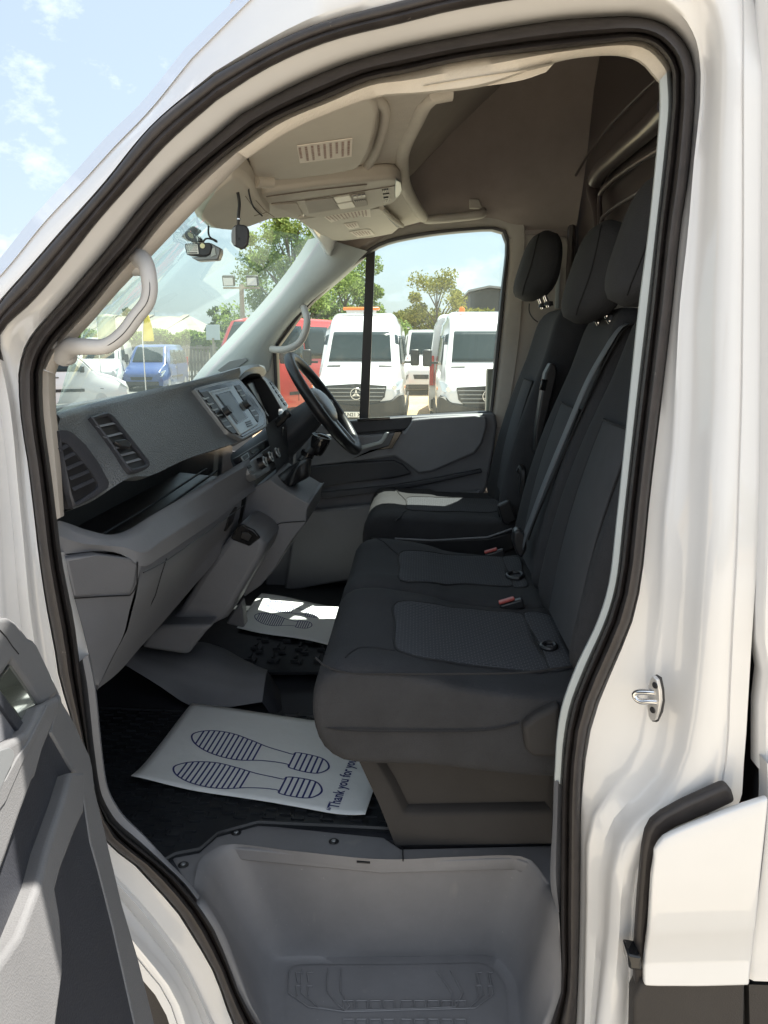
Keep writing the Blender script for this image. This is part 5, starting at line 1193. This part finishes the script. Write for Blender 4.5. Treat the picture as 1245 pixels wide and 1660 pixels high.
# ================================================================== ground and surroundings
GZ=-.25
def matground():
    m=bpy.data.materials.new('gravel'); m.use_nodes=True; t=m.node_tree; b=t.nodes['Principled BSDF']; b.inputs['Roughness'].default_value=.95
    tc=t.nodes.new('ShaderNodeTexCoord'); n=t.nodes.new('ShaderNodeTexNoise'); n.inputs['Scale'].default_value=.35; n.inputs['Detail'].default_value=8
    v=t.nodes.new('ShaderNodeTexVoronoi'); v.inputs['Scale'].default_value=11
    r=t.nodes.new('ShaderNodeValToRGB'); r.color_ramp.elements[0].color=(.30,.215,.125,1); r.color_ramp.elements[1].color=(.52,.40,.25,1); r.color_ramp.elements[0].position=.3; r.color_ramp.elements[1].position=.7
    r2=t.nodes.new('ShaderNodeValToRGB'); r2.color_ramp.elements[0].color=(.55,.55,.55,1); r2.color_ramp.elements[1].color=(1.25,1.2,1.1,1)
    x=t.nodes.new('ShaderNodeMix'); x.data_type='RGBA'; x.blend_type='MULTIPLY'; x.inputs[0].default_value=.8
    for q in (n,v): t.links.new(tc.outputs['Object'],q.inputs['Vector'])
    t.links.new(n.outputs['Fac'],r.inputs[0]); t.links.new(v.outputs['Color'],r2.inputs[0]); t.links.new(r.outputs[0],x.inputs[6]); t.links.new(r2.outputs[0],x.inputs[7]); t.links.new(x.outputs[2],b.inputs['Base Color'])
    bp=t.nodes.new('ShaderNodeBump'); bp.inputs['Strength'].default_value=.6; bp.inputs['Distance'].default_value=.03; t.links.new(v.outputs['Distance'],bp.inputs['Height']); t.links.new(bp.outputs[0],b.inputs['Normal'])
    return m
M['gravel']=matground()
gs=[]
for i in range(41):
    gs.append([V((-1500+3000*(i/40),-1500+3000*(j/40),GZ)) for j in range(41)])
g=loft('ground',gs,'gravel'); tag(g,kind='structure')
M['asph']=mat('yard_asphalt',(.17,.165,.155),.9,var=.2,vscale=.8)
g=loft('road',[[V((x,y,GZ+.004)) for y in (7,11,20,60)] for x in (9,20,40,60)],'asph'); tag(g,kind='structure')
M['yard']=mat('yard_concrete',(.43,.378,.30),.9,bump=('noise',40,.4,.01),var=.18,vscale=1.2)
g=loft('pavement',[[V((x,y,GZ+.004)) for y in (-30,-3,0,3,30)] for x in (-30,-6,-1,3,8.5)],'yard'); tag(g,kind='structure')
# ---- vehicles ----------------------------------------------------------------
def section(hw,zt,zb,hwt,rr=.12,n=5):
    """closed ring y/z for a body cross-section: bottom half width hw, top half width hwt"""
    pts=[(-hw*.96,zb),(-hw,zb+.12)]
    zs=zb+(zt-zb)*.42
    pts+=[(-hw,zs),(-(hw*.35+hwt*.65),zt-rr*1.6)]
    for k in range(n+1):
        a=k/n*math.pi/2; pts.append((-(hwt-rr)-rr*math.cos(a),zt-rr+rr*math.sin(a)))
    full=pts+[(-y,z) for y,z in pts[::-1]]
    return full
def vbody(name,secs,m,parent):
    rows=[]
    for s in secs:
        x,hw,zt,zb,hwt=s[:5]; rr=s[5] if len(s)>5 else .12
        rows.append([V((x,y,z)) for y,z in section(hw,zt,zb,hwt,rr)])
    return loft(name,rows,m,parent,cu=True,cap=True,ang=38)
def quadp(nm,pts,m,parent,th=.012,outd=None,**k):
    pts=[V(p) for p in pts]; n=(pts[1]-pts[0]).cross(pts[2]-pts[0]).normalized()
    if outd is not None and n.dot(V(outd))<0: n=-n
    return prism(nm,[p+n*.004 for p in pts],n*th,m,parent,**k)
def panel(nm,o,quad,dirn,m,parent,off=.012,n=8):
    tr=bvh_of(o); A,B,Cc,D=[V(q) for q in quad]; dn=V(dirn).normalized(); rows=[]
    for i in range(n+1):
        r=[]
        for j in range(n+1):
            u=i/n;v=j/n; p=A*(1-u)*(1-v)+B*u*(1-v)+Cc*u*v+D*(1-u)*v
            h=tr.ray_cast(p-dn*3,dn); q=h[0] if h[0] is not None else p
            r.append(q-dn*off)
        rows.append(r)
    return loft(nm,rows,m,parent,solid=.006)
def wheel(parent,x,y,r=.33,w=.22,trim=True):
    s=1 if y>0 else -1
    vs,fs=tubeg([V((x,y-s*w,r)),V((x,y-s*w*.1,r)),V((x,y,r))],[r,r,r*.93],24); t=mesh('wheel',vs,fs,'tyre',parent)
    vs,fs=tubeg([V((x,y-s*.02,r)),V((x,y+s*.008,r)),V((x,y+s*.015,r))],[r*.66,r*.64,r*.2],20); mesh('wheel_rim',vs,fs,'rim',t)
    return t
def star(parent,x,y,z,r):
    e=mesh('emblem_ring',*tubeg([V((x,y+math.cos(a)*r,z+math.sin(a)*r)) for a in [2*math.pi*i/28 for i in range(28)]],.012,6,True),'steel',parent)
    for k in range(3):
        a=math.pi/2+k*2*math.pi/3; d=V((0,math.cos(a),math.sin(a))); q=V((0,-math.sin(a),math.cos(a)))
        c=V((x-.004,y,z)); prism('emblem_arm',[c+q*.03,c+d*r,c-q*.03],(.012,0,0),'steel',e)
def plate_(parent,x,y,z,txt,m='plate_w',face=-1,mk='number_plate'):
    p=box(mk,(x,y,z),(.02,.52,.115),m,parent,bevel=.004)
    v,f=textmesh(txt,.105,0,bold=True)
    w_=max(q.x for q in v)
    vv=[V((x+face*.0125,y+(-1 if face>0 else 1)*-1*(q.x-w_/2)*-1*face*-1*1.0,z-.036+q.y)) for q in v]
    vv=[V((x+face*.0125,y+(w_/2-q.x if face<0 else q.x-w_/2),z-.036+q.y)) for q in v]
    mesh('plate_characters',vv,f,'black',p,smooth=False); return p
GRP='white high roof vans parked in the yard'
def sprinter(loc,rz,label,beacon=None,txt='LN21 XJW',aerial=False,grp=GRP):
    e=empty('parked_van',(0,0,0)); tag(e,label,'van',grp)
    S=[(0.00,.80,.98,.30,.74,.06),(.05,.90,1.08,.22,.80,.08),(.25,.97,1.20,.20,.86,.10),(.70,1.0,1.36,.20,.86,.12),(1.02,1.01,1.50,.20,.86,.12),(1.32,1.01,1.86,.20,.80,.12),(1.62,1.01,2.20,.20,.76,.12),(1.80,1.01,2.44,.20,.74,.14),(2.1,1.01,2.60,.20,.75,.18),(2.6,1.01,2.68,.20,.78,.18),(6.7,1.01,2.68,.20,.78,.16),(6.85,.99,2.62,.24,.76,.14)]
    b=vbody('body',S,'white',e)
    panel('windscreen',b,[(1.07,-.93,1.6),(1.07,.93,1.6),(1.66,.82,2.2),(1.66,-.82,2.2)],(.75,0,-.66),'vglass',e)
    for s in (-1,1):
        panel('side_window',b,[(1.30,s,1.52),(2.35,s,1.50),(2.35,s,2.14),(1.72,s,2.14)],(0,-s,0),'vglass',e)
        panel('load_window',b,[(2.50,s,1.50),(3.6,s,1.50),(3.6,s,2.14),(2.50,s,2.14)],(0,-s,0),'vglass',e)
        quadp('sill_cladding',[(.9,s*1.01,.24),(6.4,s*1.01,.24),(6.4,s*1.01,.62),(.9,s*1.01,.62)],'blackdoor',e,outd=(0,s,0))
        hl=prism('headlight',[V((.10,s*.64,.92)),V((.16,s*.93,1.02)),V((.42,s*.985,1.22)),V((.30,s*.90,1.20)),V((.12,s*.66,1.08))],(-.05,0,-.0),'lens',e,bevel=.01)
        mesh('headlight_bulb',*tubeg([V((.04,s*.80,1.06)),V((.035,s*.80,1.06))],.05,14),'steel',hl)
        mm=box('door_mirror',(1.34,s*1.22,1.66),(.14,.20,.36),'black',e,bevel=.04,bseg=3)
        box('mirror_arm',(1.36,s*1.06,1.56),(.06,.16,.05),'black',mm)
        box('side_repeater',(.62,s*1.012,1.05),(.16,.02,.05),'orange',e)
        prism('bonnet_vent',[V((.93,s*.42,1.478)),V((.93,s*.72,1.468)),V((.98,s*.72,1.49)),V((.98,s*.42,1.50))],(0,0,.008),'black',e)
        wheel(e,1.05,s*.99); wheel(e,5.0,s*.99)
        box('tail_lamp',(6.86,s*.93,1.25),(.05,.10,.7),'redlens',e)
    gr=prism('grille',[V((-.005,-.64,1.10)),V((-.02,0,1.14)),V((-.005,.64,1.10)),V((-.02,.60,.86)),V((-.035,.42,.70)),V((-.035,-.42,.70)),V((-.02,-.60,.86))],(.06,0,0),'black',e,bevel=.01)
    for z in (.80,.88,.96,1.04):
        w_=.50+(z-.74)*.4; box('grille_bar',(-.035,0,z),(.02,2*w_,.02),'frame',gr)
    star(gr,-.055,0,.93,.115)
    bp=[(0,.80,.70,.20,.80,.05),(-.05,.78,.68,.24,.78,.05)]
    rows=[]
    for x,hw,zt,zb in ((.36,1.02,.86,.20),(.10,.99,.94,.18),(.0,.90,.92,.18),(-.05,.74,.80,.20),(-.06,0,.70,.20),(-.05,-.74,.80,.20),(.0,-.90,.92,.18),(.10,-.99,.94,.18),(.36,-1.02,.86,.20)):
        rows.append([V((x+.05,hw*.97,zb)),V((x,hw,zb+.05)),V((x,hw,zt-.03)),V((x+.05,hw*.97,zt))])
    loft('bumper',rows,'blackdoor',e)
    plate_(e,-.075,0,.50,txt)
    if beacon=='bar': 
        bb=box('beacon_bar',(2.3,.05,2.77),(.24,.86,.07),'orange',e,bevel=.03); box('beacon_foot',(2.3,.05,2.71),(.16,.7,.06),'white',bb)
    if beacon=='dome': mesh('beacon',*tubeg([V((2.2,.45,2.66)),V((2.2,.45,2.74)),V((2.2,.45,2.77))],[.07,.06,.03],16),'orange',e)
    if aerial: tube('aerial',[V((2.0,-.40,2.05)),V((2.02,-.40,2.9))],.006,'black',e,n=5); 
    if aerial: mesh('aerial_base',*tubeg([V((1.62,-.40,2.22)),V((1.62,-.40,2.32))],.035,10),'black',e)
    e.location=(loc[0],loc[1],GZ); e.rotation_euler=(0,0,rz); return e
def Yat(px,X): return PX(px,562,X).y
sprinter((15.3,Yat(577,15.3)),R(0),'white high roof van with an orange roof bar, left of the two facing vans','bar',txt='LN21 XJW')
sprinter((14.6,Yat(794,14.6)),R(0),'white high roof van with a small amber dome light, right of two facing vans','dome',txt='LF21 KVO',aerial=True)
# rear of a white van between them
def rearvan(loc,rz,label):
    e=empty('parked_van',(0,0,0)); tag(e,label,'van',GRP)
    vbody('body',[(0,.99,2.62,.30,.80,.16),(.12,1.01,2.70,.26,.82,.18),(4.6,1.01,2.70,.26,.82,.18),(5.4,1.01,2.3,.26,.78,.14),(6.0,1.0,1.5,.26,.86,.12),(6.8,.9,1.1,.3,.8,.1)],'white',e)
    for s in (-1,1):
        box('tail_lamp',(-.02,s*.93,1.30),(.06,.11,.75),'redlens',e,bevel=.01)
        wheel(e,1.5,s*.99); wheel(e,5.4,s*.99)
    box('rear_bumper',(-.05,0,.46),(.16,1.9,.24),'blackdoor',e,bevel=.03); box('bumper_reflector',(-.135,.62,.50),(.01,.3,.06),'redlens',e)
    box('door_gap',(-.006,0,1.5),(.01,.02,2.1),'black',e,bevel=0)
    plate_(e,-.03,.45,.82,'DF19 OKM','plate_y')
    e.location=(loc[0],loc[1],GZ); e.rotation_euler=(0,0,rz); return e
rearvan((19.0,Yat(760,19)),R(-2),'white van seen from behind, red tail lamp and yellow plate, between two facing vans')
# car / van generic with side windows
def simplevan(nm,loc,rz,label,cat,paint,H,Lh,roofx,wsx,dark=False,red=False,grp=None,W=.97,windows=3,beltz=None,face=None):
    e=empty(nm,(0,0,0)); tag(e,label,cat,grp)
    bz=beltz or H*.56
    hz1=bz*1.0
    S=[(0,.74*W,bz*.60,.30,.66*W,.06),(.10,.92*W,bz*.74,.22,.80*W,.08),(.55,W,bz*.92,.2,.86*W,.10),(wsx,W,bz*1.02,.2,.86*W,.10),((wsx+roofx)/2,W,(bz*1.02+H)/2,.2,.80*W,.10),(roofx,W,H*.965,.2,.74*W,.12),(roofx+.6,W,H,.2,.76*W,.14),(Lh-.5,W,H,.2,.76*W,.14),(Lh-.06,.97*W,H*.95,.2,.72*W,.14),(Lh,.94*W,H*.9,.3,.70*W,.12)]
    b=vbody('body',S,paint,e)
    panel('windscreen',b,[(wsx+.10,-.88*W,bz+.1),(wsx+.10,.88*W,bz+.1),(roofx-.06,.76*W,H-.1),(roofx-.06,-.76*W,H-.1)],(.7,0,-.7),'vglass',e)
    for s in (-1,1):
        x0=wsx+.42; n=windows; xe=Lh-.35 if windows>1 else x0+1.0
        for k in range(n):
            a=x0+(xe-x0)*k/n+.04; b_=x0+(xe-x0)*(k+1)/n-.04
            zt=H-.24; a2=a+(.45 if k==0 else 0)
            panel('side_window',b,[(a,s,bz+.05),(b_,s,bz+.05),(b_,s,zt),(a2,s,zt)],(0,-s,0),'vglass',e,n=5)
        prism('headlight',[V((.04,s*.52*W,bz*.52)),V((.12,s*.90*W,bz*.58)),V((.45,s*.99*W,bz*.80)),V((.30,s*.90*W,bz*.78)),V((.06,s*.56*W,bz*.64))],(-.04,0,0),'lens',e,bevel=.01)
        box('door_mirror',(wsx+.5,s*(W+.12),bz+.12),(.12,.18,.20 if H<2.2 else .36),'black',e,bevel=.03)
        quadp('rub_strip',[(1.4,s*W,.55),(Lh-1.6,s*W,.55),(Lh-1.6,s*W,.64),(1.4,s*W,.64)],'blackdoor',e,outd=(0,s,0),th=.02)
        box('door_handle',(wsx+1.25,s*(W+.01),bz-.12),(.18,.03,.04),'black' if paint!='blue_paint' else 'steel',e,bevel=.01)
        box('door_gap',(wsx+1.42,s*(W+.003),bz*.62),(.012,.012,bz*.75),'black',e,bevel=0)
        wheel(e,.92,s*(W-.01),.33); wheel(e,Lh-1.0,s*(W-.01),.33)
        box('tail_lamp',(Lh-.03,s*W*.88,bz+.0),(.06,.12,.6),'redlens',e)
    prism('grille',[V((-.01,-.5*W,bz*.56)),V((-.01,.5*W,bz*.56)),V((-.02,.45*W,bz*.44)),V((-.02,-.45*W,bz*.44))],(.05,0,0),'black',e)
    box('front_bumper',(.02,0,.34),(.10,1.5*W,.18),'blackdoor' ,e,bevel=.03)
    e.location=(loc[0],loc[1],GZ); e.rotation_euler=(0,0,rz); return e
def at(px,X): return (X,Yat(px,X))
# blue people carrier: nose towards the left of the picture, side to the right
simplevan('parked_minibus',at(226,32.0),R(4),'blue people carrier with tinted side windows parked by the fence','people carrier','blue_paint',2.0,5.0,1.75,1.0)
simplevan('parked_van',at(196,24.0),R(124),'white low roof panel van seen side on at the left edge of the windscreen','van','white',1.98,5.0,1.75,.95,windows=1,grp=None)
simplevan('parked_van',at(150,31.0),R(12),'white van mostly hidden behind the side-on white van, nose towards us','van','white',2.3,5.3,1.75,1.0,windows=1)
simplevan('parked_pickup',at(372,20.0),R(-24),'red high fronted crew van beyond the far windscreen pillar','van','red_paint',2.72,5.6,1.0,.45,windows=3,beltz=1.5)
simplevan('parked_van',at(520,26.0),R(-8),'pale high roof van behind the red van, only its roof showing','van','white',2.75,5.8,1.6,.9,windows=1)
simplevan('parked_car',at(468,30),R(0),'small white vehicle glimpsed through the steering wheel','car','white',1.75,4.2,1.6,.9)
simplevan('parked_car',at(690,30),R(0),'white vehicle with a dark grille far off between the two high roof vans','car','white',2.6,5,1.6,.9,windows=1)
# ---- fence, hedge, buildings --------------------------------------------------
M['wood']=mat('fence_wood',(.20,.175,.15),.9,var=.2,vscale=3)
fe=empty('wooden_fence',(0,0,GZ)); tag(fe,'weathered brown palisade fence behind the blue people carrier','fence')
fx0,fy0=at(70,34); fx1,fy1=at(352,38)
A=V((fx0,fy0,0)); B=V((fx1,fy1,0)); d=(B-A); Ln=d.length; d.normalize(); nrm=V((-d.y,d.x,0))
boards=[]; 
for k in range(int(Ln/.17)):
    c=A+d*(k*.17); boards.append(prismg([c,c+d*.13,c+d*.13+V((0,0,1.95+.04*math.sin(k*1.7))),c+V((0,0,1.95+.04*math.sin(k*1.7)))],nrm*.02))
v,f=join(boards); o=mesh('fence_boards',v,f,'wood',fe,smooth=False); 
for z in (.4,1.1,1.8): prism('fence_rail',[A+V((0,0,z))-nrm*.06,B+V((0,0,z))-nrm*.06,B+V((0,0,z+.1))-nrm*.06,A+V((0,0,z+.1))-nrm*.06],nrm*.05,'wood',fe)
for k in range(int(Ln/2.6)+1):
    c=A+d*(k*2.6)-nrm*.12; prism('fence_post',[c,c+d*.12,c+d*.12+V((0,0,2.1)),c+V((0,0,2.1))],nrm*.1,'wood',fe)
def leafmat(n,c1,c2,tr=.35):
    m=bpy.data.materials.new(n); m.use_nodes=True; t=m.node_tree; t.nodes.clear(); o=t.nodes.new('ShaderNodeOutputMaterial')
    ob=t.nodes.new('ShaderNodeNewGeometry'); r=t.nodes.new('ShaderNodeValToRGB'); r.color_ramp.elements[0].color=(*c1,1); r.color_ramp.elements[1].color=(*c2,1)
    a=t.nodes.new('ShaderNodeBsdfDiffuse'); b=t.nodes.new('ShaderNodeBsdfTranslucent'); x=t.nodes.new('ShaderNodeMixShader'); x.inputs[0].default_value=tr
    t.links.new(ob.outputs['Random Per Island'],r.inputs[0]); t.links.new(r.outputs[0],a.inputs[0]); t.links.new(r.outputs[0],b.inputs[0]); t.links.new(a.outputs[0],x.inputs[1]); t.links.new(b.outputs[0],x.inputs[2]); t.links.new(x.outputs[0],o.inputs[0]); return m
M['leaf']=leafmat('leaves',(.10,.16,.04),(.30,.38,.12),.5); M['leafd']=leafmat('leaves_dark',(.045,.08,.03),(.12,.17,.06),.4); M['leafy']=leafmat('leaves_yellow',(.14,.15,.04),(.36,.34,.10))
M['bark']=mat('bark',(.12,.095,.07),.95,var=.3,vscale=8)
def leaves(centres,n,size,rnd):
    vs=[];fs=[]
    for _ in range(n):
        c,rad=rnd.choice(centres)
        d=V((rnd.gauss(0,1),rnd.gauss(0,1),rnd.gauss(0,1))).normalized()*(rnd.random()**.45)
        p=c+V((d.x*rad[0],d.y*rad[1],d.z*rad[2]))
        u=V((rnd.gauss(0,1),rnd.gauss(0,1),rnd.gauss(0,1))).normalized(); w_=u.cross(V((rnd.gauss(0,1),rnd.gauss(0,1),rnd.gauss(0,1)))).normalized(); s=size*rnd.uniform(.6,1.4)
        i=len(vs); vs+=[p-u*s,p+w_*s*.5,p+u*s,p-w_*s*.5]; fs.append((i,i+1,i+2,i+3))
    return vs,fs
def tree(nm,loc,h,w,label,leaf='leaf',n=9000,size=.13,seed=1,clumps=26,base=.25,cat='tree'):
    rnd=random.Random(seed); e=empty(nm,(loc[0],loc[1],GZ)); tag(e,label,cat)
    br=[]; tr=[V((rnd.uniform(-.02,.02)*h*k/5,rnd.uniform(-.02,.02)*h*k/5,h*.85*k/5)) for k in range(6)]
    br.append(tubeg(tr,[h*.022*(1-.15*k) for k in range(6)],9))
    cl=[]
    for k in range(clumps):
        t=base+(1-base)*((k+.5)/clumps); a=k*2.4+rnd.random(); rad=w*math.sqrt(max(.03,1-((t-.55)/.5)**2))*rnd.uniform(.35,1.0)
        c=V((math.cos(a)*rad,math.sin(a)*rad,h*t+rnd.uniform(-.04,.04)*h)); s=w*rnd.uniform(.13,.34); cl.append((c,(s,s,s*.75)))
        st=V((0,0,h*max(.12,t-.28))); br.append(tubeg([st,st.lerp(c,.5)+V((0,0,h*.02)),c],[h*.008,h*.005,h*.002],5))
    v,f=join(br); mesh('trunk',v,f,'bark',e)
    v,f=leaves(cl,n,size,rnd); mesh('crown',v,f,leaf,e,smooth=False); return e
def hfor(pyTop,X,d=None): # height above the ground so the top shows at picture row pyTop
    p=PX(680,pyTop,X); return p.z-GZ
X=30; tree('broadleaf_tree',at(478,X),hfor(352,X),2.5,'tall pale green tree behind the red van, beside the floodlight pole',n=30000,size=.065,seed=4,clumps=60,base=.22)
X=30; tree('broadleaf_tree',at(560,X+2),hfor(425,X),2.6,'leafy green tree behind the window divider and the pale van','leaf',n=22000,size=.07,seed=9,clumps=34,base=.15)
X=42; tree('broadleaf_tree',at(708,X),hfor(444,X),2.2,'sparse yellowing tree between the two white vans','leafy',n=8500,size=.08,seed=12,clumps=26,base=.25)
X=60; tree('small_tree',at(358,X),hfor(498,X),1.6,'small dark tree on the skyline beside the red van','leafd',n=1600,size=.17,seed=15,clumps=14,base=.4)
X=70; tree('small_tree',at(214,X),hfor(501,X),1.3,'tiny dark tree rising over the ridge of the long shed','leafd',n=900,size=.17,seed=18,clumps=10,base=.5)
def hedge(nm,a,b,z0,z1,th,n,label,leaf,seed,size=.12):
    rnd=random.Random(seed); e=empty(nm,(a+b)/2); e.location.z=GZ; tag(e,label,'hedge')
    L_=(b-a).length; cl=[]
    for k in range(int(L_/.5)+1):
        c=a.lerp(b,k*.5/L_)-V((e.location.x,e.location.y,0)); c=V((c.x,c.y,rnd.uniform(z0,z1-.15))); cl.append((c,(.6,th,.35+.2*rnd.random())))
    v,f=leaves(cl,n,size,rnd); mesh('foliage',v,f,leaf,e,smooth=False)
    q=(b-a).normalized(); mesh('hedge_stems',*join([tubeg([a.lerp(b,k/12)-e.location+V((0,0,GZ)) ,a.lerp(b,k/12)-e.location+V((0,0,z1*.8+GZ))],.05,5) for k in range(13)]),'bark',e); return e
ya=at(95,38);yb=at(356,41); hedge('hedge',V((*ya,0)),V((*yb,0)),2.1,hfor(541,39),.6,16000,'clipped green hedge along the top of the wooden fence','leaf',21,.10)
ya=at(600,46);yb=at(870,46); hedge('hedge',V((*ya,0)),V((*yb,0)),.4,hfor(505,46),1.2,15000,'yellow green hedge beyond the gap between the white vans','leafy',22,.15)
ya=at(380,48);yb=at(620,48); hedge('hedge',V((*ya,0)),V((*yb,0)),.4,hfor(520,48),1.2,12000,'dark green hedge behind the red van and its tall tree','leafd',23,.15)
# long shed with asbestos roof
M['roof']=mat('corrugated_roof',(.33,.31,.27),.9,bump=('weave',6,.8,.03),var=.2,vscale=.6); M['shedwall']=mat('shed_wall',(.30,.27,.22),.9,var=.1)
sh=empty('long_shed',(0,0,GZ)); tag(sh,'long low shed with a pale corrugated roof beyond the hedge','building')
Xs=62; zr=hfor(511,Xs+4); ze=hfor(548,Xs)
a_=V((*at(60,Xs),0)); b_=V((*at(338,Xs),0)); u=(b_-a_).normalized(); nn=V((1,.0,0))
r0=a_+nn*5; r1_=a_.lerp(b_,.80)+nn*5
prism('shed_walls',[a_,b_,b_+nn*10,a_+nn*10],(0,0,ze-.1),'shedwall',sh)
mesh('shed_roof',[a_+V((0,0,ze))-nn*.4,b_+V((0,0,ze))-nn*.4,r1_+V((0,0,zr)),r0+V((0,0,zr)),a_+nn*10+V((0,0,ze)),b_+nn*10+V((0,0,ze))],[(0,1,2,3),(3,2,5,4),(1,5,2)],'roof',sh,smooth=False)
for k in range(3):
    c=a_.lerp(b_,.25+.22*k); prism('roof_seam',[c+V((0,0,ze+.05)),c+V((0,.5,ze+.05)),c+u*1.5+nn*5+V((0,.5,zr+.05)),c+u*1.5+nn*5+V((0,0,zr+.05))],(0,0,.08),'shedwall',sh)
# black barn
Xb=58; bb=empty('black_barn',(0,0,GZ)); tag(bb,'dark gabled barn rising above the right hand white van','building')
yl=Yat(761,Xb); yr=Yat(850,Xb); ym=Yat(790,Xb); zt=hfor(474,Xb); zp=hfor(468,Xb)
M['barn']=mat('barn_sheet',(.035,.037,.04),.6,bump=('weave',5,.6,.03))
prism('barn_walls',[V((Xb,yl,0)),V((Xb,yl,zt)),V((Xb,ym,zp)),V((Xb,yr,zt)),V((Xb,yr,0))],(14,0,0),'barn',bb,smooth=False)
prism('barn_roof',[V((Xb-.3,yl+.2,zt)),V((Xb-.3,ym,zp+.05)),V((Xb-.3,yr-.2,zt)),V((Xb-.3,yr-.2,zt+.15)),V((Xb-.3,ym,zp+.2)),V((Xb-.3,yl+.2,zt+.15))],(14.6,0,0),'frame',bb,smooth=False)
# sandy bank behind
M['earth']=mat('earth_bank',(.36,.24,.14),.95,var=.2,vscale=.5)
eb=loft('earth_bank',[[V((95+dx,y,GZ+max(0,h_)*(.75+.25*math.sin(y*.11)))) for y in range(-40,90,5)] for dx,h_ in ((0,0),(6,hfor(520,100)),(20,hfor(519,115)),(60,0))],'earth'); tag(eb,kind='structure')
# yellow banner flag
M['flag']=mat('yellow_banner',(.80,.62,.04),.8)
fg=empty('banner_flag',(*at(232,30),GZ)); tag(fg,'tall yellow feather flag on a thin pole seen inside the grab handle','flag')
h_=hfor(505,30); tube('flag_pole',[V((0,0,0)),V((0,0,h_*.7)),V((0,-.12,h_))],.025,'steel',fg)
fr_=[]
for k in range(9):
    t=k/8; z=hfor(553,30)+(h_-hfor(553,30))*t; fr_.append([V((0,-.02-.1*t,z)),V((.06*math.sin(t*7),-.25-.12*math.sin(t*5),z)),V((0,-.46+.2*t*t,z))])
loft('flag_cloth',fr_,'flag',fg,solid=.004)
fg2=empty('banner_flag',(*at(160,30),GZ)); tag(fg2,'pale yellow feather flag at the left end of the shed','flag')
tube('flag_pole',[V((0,0,0)),V((0,0,hfor(508,30)))],.025,'steel',fg2)
M['flag2']=mat('pale_banner',(.66,.66,.50),.8)
loft('flag_cloth',[[V((0,-.02,z)),V((.05,-.4,z+.05)),V((0,-.75,z))] for z in (hfor(560,30),hfor(540,30),hfor(520,30),hfor(510,30))],'flag2',fg2,solid=.004)
# floodlight pole, white board, street mast
fp=empty('floodlight_pole',(*at(395,27),GZ)); tag(fp,'wooden pole carrying two square floodlights in front of the tall tree','floodlight')
h_=hfor(460,27); M['pole']=mat('weathered_pole',(.28,.24,.19),.9,var=.15)
tube('pole',[V((0,0,0)),V((0,0,h_))],[.11,.08],'pole',fp,n=12); box('cross_arm',(0,0,h_-.12),(.08,1.3,.06),'pole',fp)
for s in (-1,1):
    l_=box('floodlight',(-.1,s*.42,h_+.12),(.16,.42,.36),'black',fp,rot=Matrix.Rotation(R(-20),3,'Y'),bevel=.02); box('flood_lens',(-.19,s*.42,h_+.08),(.02,.34,.27),'lens',l_,rot=Matrix.Rotation(R(-20),3,'Y'))
wb=empty('sign_board',(*at(346,33),GZ)); tag(wb,'pale upright sign board above the end of the fence','sign')
M['board']=mat('board',(.45,.52,.55),.6)
tube('sign_post',[V((0,0,0)),V((0,0,hfor(548,33)))],.05,'pole',wb); prism('sign_panel',[V((0,.3,hfor(551,33))),V((0,-.3,hfor(551,33))),V((0,-.3,hfor(526,33))),V((0,.3,hfor(526,33)))],(.06,0,0),'board',wb,bevel=.01)
ms=empty('radio_mast',(*at(253,70),GZ)); tag(ms,'thin grey mast above the shed roof','mast'); tube('mast_pole',[V((0,0,0)),V((0,0,hfor(498,70)))],.07,'steel',ms); tube('mast_arm',[V((0,-.5,hfor(503,70))),V((0,.5,hfor(503,70)))],.04,'steel',ms)
# far trees as one mass, plus a row added behind the camera for paint reflections
rnd=random.Random(5); cl=[]
for k in range(260):
    y=-75+k*1.6; X=85+10*math.sin(k*.7)
    if k>=150: y=-60+(k-150)*1.1; X=-38+3*math.sin(k*.7)
    cl.append((V((X,y,1.6+1.0*math.sin(k*.37)+.6*rnd.random())),(2.2,1.8,1.9)))
v,f=leaves(cl,40000,.32,rnd); o=mesh('far_woodland',v,f,'leafd',smooth=False); o.location.z=GZ; tag(o,kind='stuff'); o['label']='distant dark green tree line on the horizon, with an added row behind the camera'; o['category']='woodland'
